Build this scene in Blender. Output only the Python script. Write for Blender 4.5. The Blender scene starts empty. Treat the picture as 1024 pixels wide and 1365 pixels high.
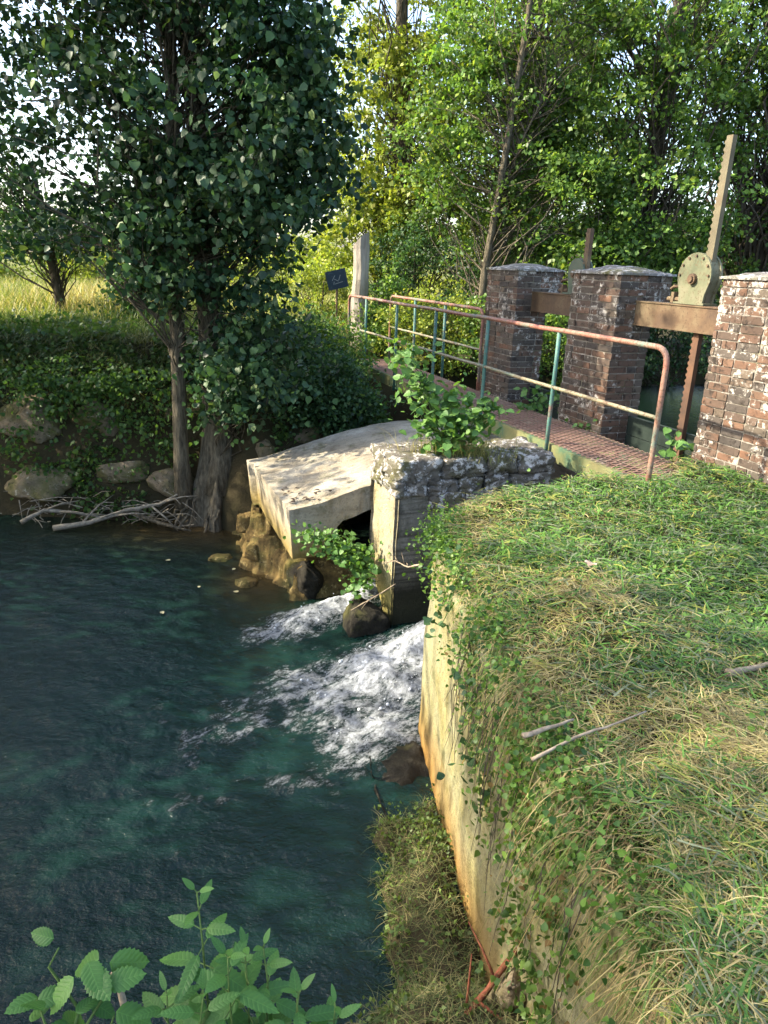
import bpy, bmesh, math, random
import numpy as np
from mathutils import Vector, Matrix, noise, Euler

random.seed(7)
rng = np.random.default_rng(7)
SC = bpy.context.scene
COL = SC.collection
RAD = math.radians

# ---------------------------------------------------------------- camera
PITCH, ROLL, EYE = RAD(19.0), RAD(2.0), 1.6
fw = Vector((0, math.cos(PITCH), -math.sin(PITCH)))
r0 = Vector((1, 0, 0)); u0 = r0.cross(fw)
rt = math.cos(ROLL) * r0 + math.sin(ROLL) * u0
up = -math.sin(ROLL) * r0 + math.cos(ROLL) * u0
cd = bpy.data.cameras.new('camera'); cam = bpy.data.objects.new('camera', cd); COL.objects.link(cam)
M = Matrix((rt, up, -fw)).transposed().to_4x4(); M.translation = (0, 0, EYE)
cam.matrix_world = M
cd.sensor_fit = 'VERTICAL'; cd.sensor_height = 24.0; cd.lens = 24.0 * 960.0 / 1365.0
cd.clip_start = 0.05; cd.clip_end = 2000
SC.camera = cam

# ---------------------------------------------------------------- sky, sun, exposure
SUN_EL, SUN_AZ = RAD(37), math.atan2(-0.985, -0.03)
sun_dir = Vector((math.sin(SUN_AZ) * math.cos(SUN_EL), math.cos(SUN_AZ) * math.cos(SUN_EL), math.sin(SUN_EL)))
w = bpy.data.worlds.new('World'); SC.world = w; w.use_nodes = True
nt = w.node_tree; bg = nt.nodes['Background']
sky = nt.nodes.new('ShaderNodeTexSky'); sky.sky_type = 'NISHITA'; sky.sun_disc = False
sky.sun_elevation = SUN_EL; sky.sun_rotation = SUN_AZ; sky.air_density = 1.0; sky.dust_density = 3.0; sky.ozone_density = 0.8
nt.links.new(sky.outputs[0], bg.inputs[0]); bg.inputs[1].default_value = 0.15
sl = bpy.data.lights.new('sun', 'SUN'); sl.energy = 3.4; sl.angle = RAD(0.6); sl.color = (1.0, 0.89, 0.70)
so = bpy.data.objects.new('sun', sl); COL.objects.link(so); so.rotation_euler = sun_dir.to_track_quat('Z', 'Y').to_euler()
so.location = (-8, 4, 12)
SC.view_settings.view_transform = 'Standard'; SC.view_settings.look = 'None'
SC.view_settings.exposure = 2.15; SC.view_settings.gamma = 1.0
SC.render.engine = 'CYCLES'
SC.cycles.use_denoising = True
SC.cycles.max_bounces = 6; SC.cycles.diffuse_bounces = 3; SC.cycles.glossy_bounces = 3; SC.cycles.transmission_bounces = 4

# ================================================================= helpers
def tag(o, label=None, cat=None, group=None, kind=None):
    if label: o['label'] = label
    if cat: o['category'] = cat
    if group: o['group'] = group
    if kind: o['kind'] = kind
    return o

def thing(name, label, cat, loc=(0, 0, 0), group=None):
    o = bpy.data.objects.new(name, None); COL.objects.link(o); o.location = loc
    o.empty_display_size = 0.1
    return tag(o, label, cat, group)

def put(name, me, parent=None, mtx=None, mat=None, kind=None):
    """link a mesh whose coordinates (or mtx) are in world space, under parent (thing or part)"""
    o = bpy.data.objects.new(name, me); COL.objects.link(o)
    if mat is not None and not me.materials: me.materials.append(mat)
    Mw = mtx if mtx is not None else Matrix.Identity(4)
    if parent is not None:
        o.parent = parent
        off = Vector((0, 0, 0)); p = parent
        while p is not None:
            off += p.matrix_basis.translation; p = p.parent
        Mw = Matrix.Translation(-off) @ Mw
    o.matrix_basis = Mw
    if kind: o['kind'] = kind
    return o

def mk(name, V, F, mat=None, smooth=False, col=None):
    """V (n,3), F (m,k) int array or list of lists"""
    me = bpy.data.meshes.new(name)
    V = np.asarray(V, dtype=np.float32)
    if isinstance(F, np.ndarray):
        m, k = F.shape
        me.vertices.add(len(V)); me.vertices.foreach_set('co', V.ravel())
        me.loops.add(m * k); me.loops.foreach_set('vertex_index', F.astype(np.int32).ravel())
        me.polygons.add(m); me.polygons.foreach_set('loop_start', np.arange(0, m * k, k, dtype=np.int32))
        me.polygons.foreach_set('loop_total', np.full(m, k, dtype=np.int32))
        me.update(calc_edges=True)
    else:
        me.from_pydata([tuple(v) for v in V], [], F); me.update()
    if smooth: me.polygons.foreach_set('use_smooth', np.ones(len(me.polygons), dtype=bool))
    if col is not None:
        a = me.attributes.new('Col', 'FLOAT_COLOR', 'POINT')
        c = np.ones((len(V), 4), dtype=np.float32); c[:, :3] = col
        a.data.foreach_set('color', c.ravel())
    if mat is not None: me.materials.append(mat)
    return me

class MB:
    """collects shapes into one mesh"""
    def __init__(s): s.V = []; s.F = []; s.n = 0
    def add(s, V, F):
        V = np.asarray(V, float); s.V.append(V)
        s.F += [[i + s.n for i in f] for f in F]; s.n += len(V)
    def box(s, c, d, R=None):
        c = np.array(c, float); d = np.array(d, float) / 2
        v = np.array([[x, y, z] for x in (-1, 1) for y in (-1, 1) for z in (-1, 1)], float) * d
        if R is not None: v = v @ np.array(R).T
        s.add(v + c, [[0, 1, 3, 2], [4, 6, 7, 5], [0, 4, 5, 1], [2, 3, 7, 6], [0, 2, 6, 4], [1, 5, 7, 3]])
    def tube(s, pts, rad, seg=8, cap=True):
        pts = [Vector(p) for p in pts]; n = len(pts)
        if not hasattr(rad, '__len__'): rad = [rad] * n
        V = []; F = []; ref = None
        for i, p in enumerate(pts):
            t = (pts[min(i + 1, n - 1)] - pts[max(i - 1, 0)]).normalized()
            if ref is None: ref = Vector((1, 0, 0)) if abs(t.x) < 0.9 else Vector((0, 1, 0))
            a = (ref - t * ref.dot(t)).normalized(); b = t.cross(a); ref = a
            for j in range(seg):
                q = 2 * math.pi * j / seg
                V.append(p + (a * math.cos(q) + b * math.sin(q)) * rad[i])
        for i in range(n - 1):
            for j in range(seg):
                F.append([i * seg + j, i * seg + (j + 1) % seg, (i + 1) * seg + (j + 1) % seg, (i + 1) * seg + j])
        if cap: F.append(list(range(seg))[::-1]); F.append([(n - 1) * seg + j for j in range(seg)])
        s.add([tuple(v) for v in V], F)
    def mesh(s, name, mat=None, smooth=False):
        return mk(name, np.concatenate(s.V), s.F, mat, smooth)

_tab = rng.random((256, 256))
def vnoise(x, y):
    xi = np.floor(x).astype(int); yi = np.floor(y).astype(int); fx = x - xi; fy = y - yi
    fx = fx * fx * (3 - 2 * fx); fy = fy * fy * (3 - 2 * fy)
    a = _tab[xi & 255, yi & 255]; b = _tab[(xi + 1) & 255, yi & 255]
    c = _tab[xi & 255, (yi + 1) & 255]; d = _tab[(xi + 1) & 255, (yi + 1) & 255]
    return (a + (b - a) * fx) * (1 - fy) + (c + (d - c) * fx) * fy
def fbm(x, y, f, o=4, g=0.5):
    t = 0; a = 1; n = 0
    for i in range(o):
        t = t + a * (vnoise(x * f + 13.7 * i, y * f + 7.1 * i) - 0.5); n += a; a *= g; f *= 2.03
    return t / n * 2
def sstep(a, b, x):
    t = np.clip((x - a) / (b - a), 0, 1); return t * t * (3 - 2 * t)

def nz(p, s, o=4): return noise.fractal(Vector(p) * s, 1.0, 2.0, o)

# ================================================================= materials
class NT:
    def __init__(s, name):
        s.m = bpy.data.materials.new(name); s.m.use_nodes = True; s.t = s.m.node_tree
        s.b = s.t.nodes['Principled BSDF']; s.out = s.t.nodes['Material Output']
    def n(s, ty, **kw):
        nd = s.t.nodes.new(ty)
        for k, v in kw.items(): setattr(nd, k, v)
        return nd
    def l(s, a, b): s.t.links.new(a, b)
    def pos(s): return s.n('ShaderNodeNewGeometry').outputs['Position']
    def noise(s, scale, detail=5, rough=0.6, vec=None, stretch=None):
        nd = s.n('ShaderNodeTexNoise'); nd.inputs['Scale'].default_value = scale
        nd.inputs['Detail'].default_value = detail; nd.inputs['Roughness'].default_value = rough
        v = vec if vec is not None else s.pos()
        if stretch:
            mp = s.n('ShaderNodeMapping'); mp.inputs['Scale'].default_value = stretch; s.l(v, mp.inputs[0]); v = mp.outputs[0]
        s.l(v, nd.inputs['Vector']); return nd.outputs['Fac']
    def ramp(s, fac, stops, interp='LINEAR'):
        nd = s.n('ShaderNodeValToRGB'); cr = nd.color_ramp; cr.interpolation = interp
        while len(cr.elements) < len(stops): cr.elements.new(0.5)
        for e, (p, c) in zip(cr.elements, stops):
            e.position = p; e.color = (*c, 1) if hasattr(c, '__len__') else (c, c, c, 1)
        s.l(fac, nd.inputs[0]); return nd.outputs[0]
    def mix(s, fac, a, b, mode='MIX'):
        nd = s.n('ShaderNodeMix', data_type='RGBA', blend_type=mode)
        for sock, v in ((nd.inputs[0], fac), (nd.inputs[6], a), (nd.inputs[7], b)):
            if isinstance(v, (int, float)): sock.default_value = v
            elif isinstance(v, tuple): sock.default_value = (*v, 1)
            else: s.l(v, sock)
        return nd.outputs[2]
    def math(s, op, a, b=0.0):
        nd = s.n('ShaderNodeMath', operation=op)
        for sock, v in ((nd.inputs[0], a), (nd.inputs[1], b)):
            if isinstance(v, (int, float)): sock.default_value = v
            else: s.l(v, sock)
        return nd.outputs[0]
    def bump(s, h, strength=0.5, dist=0.02):
        nd = s.n('ShaderNodeBump'); nd.inputs['Strength'].default_value = strength; nd.inputs['Distance'].default_value = dist
        s.l(h, nd.inputs['Height']); s.l(nd.outputs[0], s.b.inputs['Normal'])
    def base(s, c, rough=0.8, spec=0.3):
        if isinstance(c, tuple): s.b.inputs['Base Color'].default_value = (*c, 1)
        else: s.l(c, s.b.inputs['Base Color'])
        s.b.inputs['Roughness'].default_value = rough; s.b.inputs['Specular IOR Level'].default_value = spec
        return s.m
    def sepz(s):
        x = s.n('ShaderNodeSeparateXYZ'); s.l(s.pos(), x.inputs[0]); return x.outputs

def leaf_mat(name, trans=0.35, rough=0.45, spec=0.35):
    t = NT(name); a = t.n('ShaderNodeAttribute', attribute_name='Col')
    t.base(a.outputs['Color'], rough, spec)
    tr = t.n('ShaderNodeBsdfTranslucent')
    c = t.mix(1.0, a.outputs['Color'], (1.25, 1.25, 0.55), 'MULTIPLY'); t.l(c, tr.inputs[0])
    mx = t.n('ShaderNodeMixShader'); mx.inputs[0].default_value = trans
    t.l(t.b.outputs[0], mx.inputs[1]); t.l(tr.outputs[0], mx.inputs[2]); t.l(mx.outputs[0], t.out.inputs[0])
    return t.m
M_LEAF = leaf_mat('leaf_foliage', 0.42)
M_LEAFD = leaf_mat('leaf_foliage_poplar', 0.25, 0.5, 0.3)
M_GRASS = leaf_mat('grass_blades', 0.3, 0.6, 0.2)

def leafpart_mat(name, c0, c1):
    """big single leaves: colour by object random, pale veins"""
    t = NT(name); oi = t.n('ShaderNodeObjectInfo')
    c = t.ramp(oi.outputs['Random'], [(0, c0), (1, c1)])
    tc = t.n('ShaderNodeTexCoord')
    v = t.noise(60, 3, 0.5, tc.outputs['Object']); c = t.mix(t.math('MULTIPLY', v, 0.35), c, (0.02, 0.05, 0.01))
    sx = t.n('ShaderNodeSeparateXYZ'); t.l(tc.outputs['Object'], sx.inputs[0])
    ax = t.math('ABSOLUTE', sx.outputs[0]); ph = t.math('SUBTRACT', sx.outputs[1], t.math('MULTIPLY', ax, 0.75))
    vein = t.math('POWER', t.math('ABSOLUTE', t.math('COSINE', t.math('MULTIPLY', ph, 270.0))), 6.0)
    mid = t.math('LESS_THAN', ax, 0.0009); vv = t.math('MAXIMUM', t.math('MULTIPLY', vein, 0.35), mid)
    c = t.mix(t.math('MULTIPLY', vv, 0.25), c, tuple(min(1, x * 1.6) for x in c1))
    t.base(c, 0.45, 0.35)
    tr = t.n('ShaderNodeBsdfTranslucent'); t.l(t.mix(1.0, c, (1.3, 1.3, 0.5), 'MULTIPLY'), tr.inputs[0])
    mx = t.n('ShaderNodeMixShader'); mx.inputs[0].default_value = 0.3
    t.l(t.b.outputs[0], mx.inputs[1]); t.l(tr.outputs[0], mx.inputs[2]); t.l(mx.outputs[0], t.out.inputs[0])
    t.bump(t.math('SUBTRACT', 1.0, vein), 0.3, 0.002)
    return t.m
M_NETTLE = leafpart_mat('leaf_nettle', (0.04, 0.125, 0.022), (0.095, 0.22, 0.045))
M_SHRUB = leafpart_mat('leaf_alder', (0.06, 0.15, 0.035), (0.13, 0.25, 0.06))
M_POPLEAF = leafpart_mat('leaf_poplar', (0.018, 0.055, 0.022), (0.06, 0.125, 0.04))

def simple(name, c0, c1, scale, rough=0.85, bump=0.5, dist=0.02, spec=0.2, stretch=None):
    t = NT(name); f = t.noise(scale, 8, 0.65, stretch=stretch)
    t.base(t.ramp(f, [(0.3, c0), (0.7, c1)]), rough, spec); t.bump(f, bump, dist); return t.m
M_BARK = simple('bark_grey', (0.03, 0.026, 0.018), (0.20, 0.17, 0.115), 26, bump=1.0, dist=0.06, stretch=(1, 1, 0.22))
M_BARKD = simple('bark_dark', (0.03, 0.025, 0.018), (0.10, 0.085, 0.06), 18, bump=0.8, stretch=(1, 1, 0.25))
M_STEM = simple('green_stem', (0.05, 0.09, 0.02), (0.10, 0.16, 0.04), 40, 0.6)
M_TWIG = simple('dry_twig', (0.16, 0.12, 0.08), (0.38, 0.31, 0.22), 30)
M_REDTWIG = simple('red_branch', (0.06, 0.02, 0.012), (0.22, 0.075, 0.04), 40)
M_ROOT = simple('root_wood', (0.10, 0.085, 0.06), (0.33, 0.29, 0.22), 25, stretch=(1, 1, 1))
M_OLDPOST = simple('weathered_wood', (0.14, 0.12, 0.10), (0.38, 0.34, 0.28), 14, stretch=(1, 1, 0.12), bump=0.8)

def m_ground():
    t = NT('ground_soil'); a = t.n('ShaderNodeAttribute', attribute_name='Col')
    f = t.noise(6, 8, 0.7); g = t.noise(45, 4, 0.7)
    c = t.mix(t.ramp(f, [(0.35, 0.0), (0.65, 0.55)]), a.outputs['Color'], (0.05, 0.045, 0.02))
    c = t.mix(t.math('MULTIPLY', g, 0.5), c, (0.02, 0.018, 0.01))
    t.base(c, 0.95, 0.1); t.bump(g, 0.7, 0.03); return t.m
M_GROUND = m_ground()

def m_concrete(name, pale, yellow, lo, hi, dark=(0.06, 0.055, 0.04), zrange=None, ystain=(0.42, 0.24, 0.05), flow=False, rows=False):
    t = NT(name)
    f = t.noise(2.2, 8, 0.7); g = t.noise(24, 6, 0.7); st = t.noise(5, 6, 0.6, stretch=(1, 1, 0.18))
    c = t.mix(t.ramp(f, [(lo, 0.0), (hi, 1.0)]), pale, yellow)
    c = t.mix(t.ramp(st, [(0.52, 0.0), (0.70, 0.75)]), c, dark)
    c = t.mix(t.ramp(g, [(0.54, 0.0), (0.66, 0.7)]), c, tuple(x * 0.45 for x in pale))
    moss = t.noise(3.7, 7, 0.72); c = t.mix(t.ramp(moss, [(0.55, 0.0), (0.66, 0.7)]), c, (0.07, 0.075, 0.025))
    pit = t.noise(70, 3, 0.6); c = t.mix(t.ramp(pit, [(0.60, 0.0), (0.68, 0.7)]), c, tuple(x * 0.3 for x in pale))
    if flow:
        rt_ = t.n('ShaderNodeMapping'); rt_.inputs['Rotation'].default_value = (0, 0, -0.36); t.l(t.pos(), rt_.inputs[0])
        fl_ = t.noise(5, 7, 0.7, rt_.outputs[0], (0.30, 1.2, 1)); c = t.mix(t.ramp(fl_, [(0.48, 0.0), (0.68, 0.6)]), c, dark)
    if rows:
        rw = t.noise(16, 5, 0.6, stretch=(0.12, 0.12, 1.6)); c = t.mix(t.ramp(rw, [(0.46, 0.0), (0.6, 0.75)]), c, dark)
    if zrange:
        z = t.sepz()[2]
        zz = t.math('ADD', z, t.math('MULTIPLY', t.math('SUBTRACT', f, 0.5), 0.5))
        mr = t.n('ShaderNodeMapRange'); t.l(zz, mr.inputs[0]); mr.inputs[1].default_value = zrange[1]; mr.inputs[2].default_value = zrange[0]
        c = t.mix(mr.outputs[0], c, ystain)
        mr2 = t.n('ShaderNodeMapRange'); t.l(zz, mr2.inputs[0]); mr2.inputs[1].default_value = zrange[0] + 0.05; mr2.inputs[2].default_value = zrange[0] - 0.15
        c = t.mix(mr2.outputs[0], c, (0.035, 0.035, 0.02))
    t.base(c, 0.9, 0.2)
    h = t.math('ADD', t.math('MULTIPLY', f, 0.6), g); h = t.math('ADD', h, t.math('MULTIPLY', pit, 0.4)); t.bump(h, 0.9, 0.02); return t.m
M_WALL = m_concrete('concrete_wall', (0.25, 0.24, 0.14), (0.235, 0.205, 0.08), 0.42, 0.62, zrange=(-1.42, -1.02), dark=(0.075, 0.075, 0.035), ystain=(0.24, 0.13, 0.03))
M_SLAB = m_concrete('concrete_slab', (0.40, 0.365, 0.29), (0.29, 0.25, 0.18), 0.40, 0.62, dark=(0.12, 0.10, 0.07), zrange=(-0.92, -0.62), ystain=(0.26, 0.19, 0.06), flow=True)
M_NOSE = m_concrete('concrete_nose', (0.30, 0.28, 0.22), (0.36, 0.30, 0.16), 0.4, 0.6, zrange=(-1.25, -0.75), ystain=(0.30, 0.26, 0.08))

M_DIVIDE = m_concrete('concrete_divide', (0.24, 0.225, 0.185), (0.15, 0.135, 0.10), 0.4, 0.62, zrange=(-1.08, -0.80), ystain=(0.022, 0.022, 0.015), rows=True)  # near face: greyer than the nose, its shade partly put into the colour
def m_stone(name, base0, base1, lich=0.5, lichcol=(0.62, 0.60, 0.57), moss=0.3):
    t = NT(name); f = t.noise(7, 8, 0.7); g = t.noise(13, 7, 0.75); h = t.noise(30, 5, 0.7); m = t.noise(3.1, 5, 0.6)
    c = t.ramp(f, [(0.3, base0), (0.7, base1)])
    c = t.mix(t.ramp(m, [(0.6 - moss * 0.4, 0.0), (0.75 - moss * 0.3, 0.8)]), c, (0.10, 0.10, 0.03))
    c = t.mix(t.ramp(g, [(0.62 - lich * 0.25, 0.0), (0.68 - lich * 0.25, 0.95)]), c, lichcol)
    c = t.mix(t.ramp(h, [(0.58, 0.0), (0.66, 0.85)]), c, (0.025, 0.022, 0.018))
    t.base(c, 0.95, 0.15); t.bump(t.math('ADD', g, h), 0.8, 0.03); return t.m
M_STONE = m_stone('lichen_stone', (0.06, 0.054, 0.045), (0.20, 0.18, 0.15), 0.42, (0.50, 0.485, 0.46), 0.35)
M_BANKSTONE = m_stone('bank_stone', (0.10, 0.08, 0.055), (0.27, 0.215, 0.145), 0.1, (0.36, 0.33, 0.25), 0.45)
M_ROCKWET = m_stone('wet_rock', (0.012, 0.012, 0.009), (0.045, 0.04, 0.03), 0.02, (0.12, 0.115, 0.10), 0.15)
M_ROCKY = m_stone('yellow_rock', (0.05, 0.036, 0.018), (0.24, 0.165, 0.06), 0.22, (0.36, 0.28, 0.12), 0.35)
M_COPING = m_stone('mortar_coping', (0.10, 0.095, 0.085), (0.24, 0.225, 0.205), 0.42, (0.44, 0.43, 0.41), 0.3)

def m_brick():
    t = NT('old_brick'); oi = t.n('ShaderNodeObjectInfo'); r = oi.outputs['Random']
    c = t.ramp(r, [(0.0, (0.14, 0.076, 0.05)), (0.2, (0.075, 0.058, 0.046)), (0.4, (0.19, 0.095, 0.055)), (0.55, (0.105, 0.086, 0.070)), (0.75, (0.055, 0.050, 0.046)), (0.9, (0.135, 0.108, 0.078)), (1.0, (0.20, 0.10, 0.058))])
    f = t.noise(9, 7, 0.7); g = t.noise(11.3, 8, 0.78); h = t.noise(17, 7, 0.7); m = t.noise(2.3, 6, 0.65)
    c = t.mix(t.math('MULTIPLY', f, 0.7), c, (0.07, 0.055, 0.045))
    st_ = t.noise(1.7, 6, 0.7); c = t.mix(t.ramp(st_, [(0.46, 0.0), (0.64, 0.6)]), c, (0.045, 0.038, 0.032))
    big = t.ramp(m, [(0.42, 0.0), (0.62, 0.10)])
    zt = t.n('ShaderNodeMapRange'); t.l(t.sepz()[2], zt.inputs[0]); zt.inputs[1].default_value = 0.9; zt.inputs[2].default_value = 1.7; zt.inputs[4].default_value = 0.035
    lf = t.math('ADD', t.math('ADD', g, big), zt.outputs[0])
    c = t.mix(t.ramp(lf, [(0.615, 0.0), (0.67, 0.9)]), c, (0.46, 0.43, 0.38))
    c = t.mix(t.ramp(h, [(0.53, 0.0), (0.62, 0.9)]), c, (0.022, 0.018, 0.015))
    t.base(c, 0.92, 0.2); t.bump(t.math('ADD', g, f), 0.7, 0.012); return t.m
M_BRICK = m_brick()
M_MORTAR = m_stone('pier_mortar', (0.17, 0.15, 0.125), (0.32, 0.29, 0.245), 0.25, (0.5, 0.47, 0.43), 0.1)

def m_paint(name, cols, scale=9, rust=(0.20, 0.085, 0.04), lo=0.5, rough=0.6):
    t = NT(name); f = t.noise(scale * 0.35, 6, 0.65); g = t.noise(scale * 5, 6, 0.7)
    c = t.ramp(f, cols); c = t.mix(t.ramp(g, [(lo, 0.0), (lo + 0.08, 0.85)]), c, rust)
    t.base(c, rough, 0.4); t.bump(g, 0.35, 0.004); return t.m
M_RAIL = m_paint('rail_red_primer', [(0.35, (0.11, 0.15, 0.12)), (0.46, (0.22, 0.14, 0.10)), (0.6, (0.27, 0.10, 0.07)), (0.75, (0.17, 0.15, 0.11))], lo=0.50, rust=(0.10, 0.05, 0.03))
M_MIDRAIL = m_paint('rail_weathered', [(0.35, (0.13, 0.18, 0.13)), (0.5, (0.22, 0.20, 0.125)), (0.7, (0.17, 0.12, 0.075))], lo=0.50, rust=(0.09, 0.05, 0.03))
M_POST = m_paint('rail_green', [(0.35, (0.04, 0.13, 0.11)), (0.58, (0.075, 0.175, 0.145)), (0.70, (0.20, 0.08, 0.055))], lo=0.54, rust=(0.10, 0.055, 0.035))
M_BEAM = m_paint('beam_green', [(0.35, (0.04, 0.12, 0.08)), (0.5, (0.14, 0.16, 0.07)), (0.7, (0.22, 0.20, 0.09))], lo=0.6, rust=(0.12, 0.07, 0.035))
M_GRATE = m_paint('grate_rust', [(0.35, (0.34, 0.21, 0.16)), (0.55, (0.27, 0.16, 0.12)), (0.7, (0.40, 0.31, 0.23))], lo=0.62, rust=(0.10, 0.06, 0.045), rough=0.8)
M_RUST = m_paint('rusted_steel', [(0.3, (0.05, 0.032, 0.022)), (0.5, (0.105, 0.065, 0.035)), (0.7, (0.16, 0.125, 0.07))], lo=0.55, rust=(0.06, 0.035, 0.02), rough=0.8)
M_OLIVED = m_paint('dark_iron', [(0.3, (0.05, 0.07, 0.05)), (0.7, (0.10, 0.12, 0.08))], lo=0.6, rough=0.8)
M_OLIVE0 = m_paint('olive_iron', [(0.3, (0.07, 0.08, 0.045)), (0.5, (0.12, 0.125, 0.072)), (0.75, (0.19, 0.172, 0.115))], lo=0.54, rust=(0.085, 0.06, 0.03), rough=0.85)
M_RACK = m_paint('rack_tan', [(0.3, (0.075, 0.062, 0.038)), (0.55, (0.125, 0.108, 0.065)), (0.75, (0.09, 0.06, 0.035))], lo=0.6, rust=(0.10, 0.06, 0.03), rough=0.8)
M_RODDARK = m_paint('rod_dark_rust', [(0.3, (0.05, 0.03, 0.02)), (0.7, (0.13, 0.065, 0.035))], lo=0.6, rust=(0.03, 0.02, 0.015), rough=0.85)
M_GATE = m_paint('gate_planks', [(0.3, (0.006, 0.014, 0.010)), (0.7, (0.014, 0.024, 0.018))], lo=0.6, rust=(0.008, 0.007, 0.006), rough=0.95)

# ================================================================= frames of the weir
T0 = np.array([-0.84, 6.0]); A2 = np.array([-0.355, 0.935]); A2 /= np.linalg.norm(A2); B2 = np.array([A2[1], -A2[0]])
L0 = np.array([1.96, 5.28])
def SK(s, k, z=0.0):            # weir frame: s upstream, k across, from the toe corner of the slab
    p = T0 + B2 * s + A2 * k; return Vector((p[0], p[1], z))
def BR(k, b, z=0.0):            # bridge frame: k along the left rail, b to upstream
    p = L0 + A2 * k + B2 * b; return Vector((p[0], p[1], z))
AX = Vector((A2[0], A2[1], 0)); BX = Vector((B2[0], B2[1], 0))
RM = Matrix((AX, BX, Vector((0, 0, 1)))).transposed()      # columns: local x along bridge, y upstream
RM = Matrix(((A2[0], B2[0], 0), (A2[1], B2[1], 0), (0, 0, 1)))
WZ = -1.40       # pool level
UZ = -0.35       # upstream level

def poly_sd(x, y, P):
    """signed distance, positive inside"""
    P = np.asarray(P, float); d = np.full(x.shape, 1e9); ins = np.zeros(x.shape, bool)
    for i in range(len(P)):
        ax, ay = P[i]; bx, by = P[(i + 1) % len(P)]
        ex, ey = bx - ax, by - ay
        t = np.clip(((x - ax) * ex + (y - ay) * ey) / (ex * ex + ey * ey), 0, 1)
        d = np.minimum(d, np.hypot(x - ax - t * ex, y - ay - t * ey))
        c = ((ay > y) != (by > y)) & (x < (bx - ax) * (y - ay) / (by - ay + 1e-12) + ax)
        ins ^= c
    return np.where(ins, d, -d)

up0 = BR(-0.1, 1.6); 
NEAR = [(-60, 1.7), (-4, 1.95), (-1.5, 1.9), (0.2, 1.75), (0.68, 1.85), (0.62, 2.3), (0.42, 3.9), (0.40, 4.25), (0.33, 4.55), (0.5, 5.0), (0.95, 5.25), (1.7, 5.5), (2.15, 5.75), (2.5, 6.2), (3.6, 6.75), (9, 9.0), (70, 26), (70, -60), (-60, -60)]
FAR = [(-70, 8.0), (-4.4, 8.05), (-3.2, 8.0), (-2.3, 8.15), (-1.75, 7.75), (-1.42, 7.75), (-0.4, 8.15), (0.35, 8.7), (0.55, 9.6), (0.2, 10.6), (0.3, 11.8), (2.2, 12.2), (6, 13.4), (70, 34), (300, 300), (-300, 300)]
def gh(x, y):
    """height of the ground"""
    x = np.asarray(x, float); y = np.asarray(y, float)
    s = (x - T0[0]) * B2[0] + (y - T0[1]) * B2[1]
    bed = np.where(s > 2.3, -1.1, -2.0)
    dn = poly_sd(x, y, NEAR)
    slope = sstep(1.9, 1.5, y) * sstep(1.0, 0.55, x)
    wn = 0.10 + slope * 0.95
    topn = 0.02 + 0.12 * sstep(3.6, 5.6, y) + 0.07 * fbm(x, y, 1.3, 3) + 0.045 * fbm(x, y, 3.7, 3) - 0.10 * sstep(0.6, 0.0, dn) * sstep(1.5, 3, y)
    topn = topn + 0.15 * np.exp(-((x - 1.0) ** 2 / 0.14 + (y - 3.1) ** 2 / 0.25))
    zn = bed + (topn - bed) * sstep(0, 1, dn / wn) ** 0.8
    df = poly_sd(x, y, FAR)
    hill = 0.55 * sstep(-0.6, -2.2, x - 0.12 * (y - 8)) + 0.0
    topf = -0.02 + hill + 0.012 * np.clip(y - 11, 0, 60) * sstep(2, -4, x) + 0.09 * fbm(x, y, 0.8, 4)
    steep = 0.55 + 0.35 * sstep(-1.6, -3.0, x)
    prof = np.clip(df / (steep * 1.5), 0, 1) ** 0.62
    zf = bed * 0 + (-1.75) + (topf + 1.75) * prof + 0.10 * fbm(x, y, 2.2, 3) * sstep(0, .2, df)
    z = np.where(dn > 0, zn, bed); z = np.where(df > 0, np.maximum(zf, bed), z)
    # ledge of earth along the wall base
    dl = poly_sd(x, y, [(-0.02, 3.25), (0.28, 3.75), (0.55, 3.7), (0.8, 1.6), (0.05, 1.6), (-0.05, 2.4)])
    zl = -1.95 + 0.66 * sstep(-0.38, 0.30, dl + 0.16 * fbm(x, y, 2.6, 4)) + 0.05 * fbm(x, y, 5, 3) + 0.35 * sstep(2.4, 1.7, y)
    return np.maximum(z, np.where(dl > -0.45, zl, -5))
def gz(x, y): return float(gh(np.array([x]), np.array([y]))[0])

# ================================================================= ground sheet
def axis(lo, hi, step, far_lo, far_hi):
    a = list(np.arange(lo, hi, step)); d = step
    x = hi; 
    while x < far_hi: a.append(x); d *= 1.22; x += d
    a.append(far_hi); x = lo; d = step
    b = []
    while True:
        d *= 1.22; x -= d
        if x < far_lo: break
        b.append(x)
    b.append(far_lo)
    return np.array(sorted(b) + a)
gx = axis(-5.0, 4.0, 0.05, -900, 900); gy = axis(0.0, 11.0, 0.05, -200, 1500)
X, Y = np.meshgrid(gx, gy); Z = gh(X, Y)
nx, ny = len(gx), len(gy)
idx = np.arange(nx * ny).reshape(ny, nx)
F = np.stack([idx[:-1, :-1], idx[:-1, 1:], idx[1:, 1:], idx[1:, :-1]], -1).reshape(-1, 4)
dn = poly_sd(X, Y, NEAR); df = poly_sd(X, Y, FAR)
soil = np.array([0.035, 0.027, 0.017]); green = np.array([0.03, 0.04, 0.015]); mead = np.array([0.17, 0.19, 0.05]); mud = np.array([0.05, 0.04, 0.022])
m1 = sstep(0.4, 1.4, df)[..., None] * sstep(10.5, 12, Y)[..., None] * sstep(0.5, -1.5, X - 0.2 * (Y - 10))[..., None]
gc = np.where((Z < -0.35)[..., None], mud + 0 * Z[..., None], soil * 0.6 + green * 0.4)
gc = gc * (1 - m1) + mead * m1
put('ground', mk('ground', np.stack([X, Y, Z], -1).reshape(-1, 3), F, M_GROUND, True, gc.reshape(-1, 3)), kind='structure')

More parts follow.
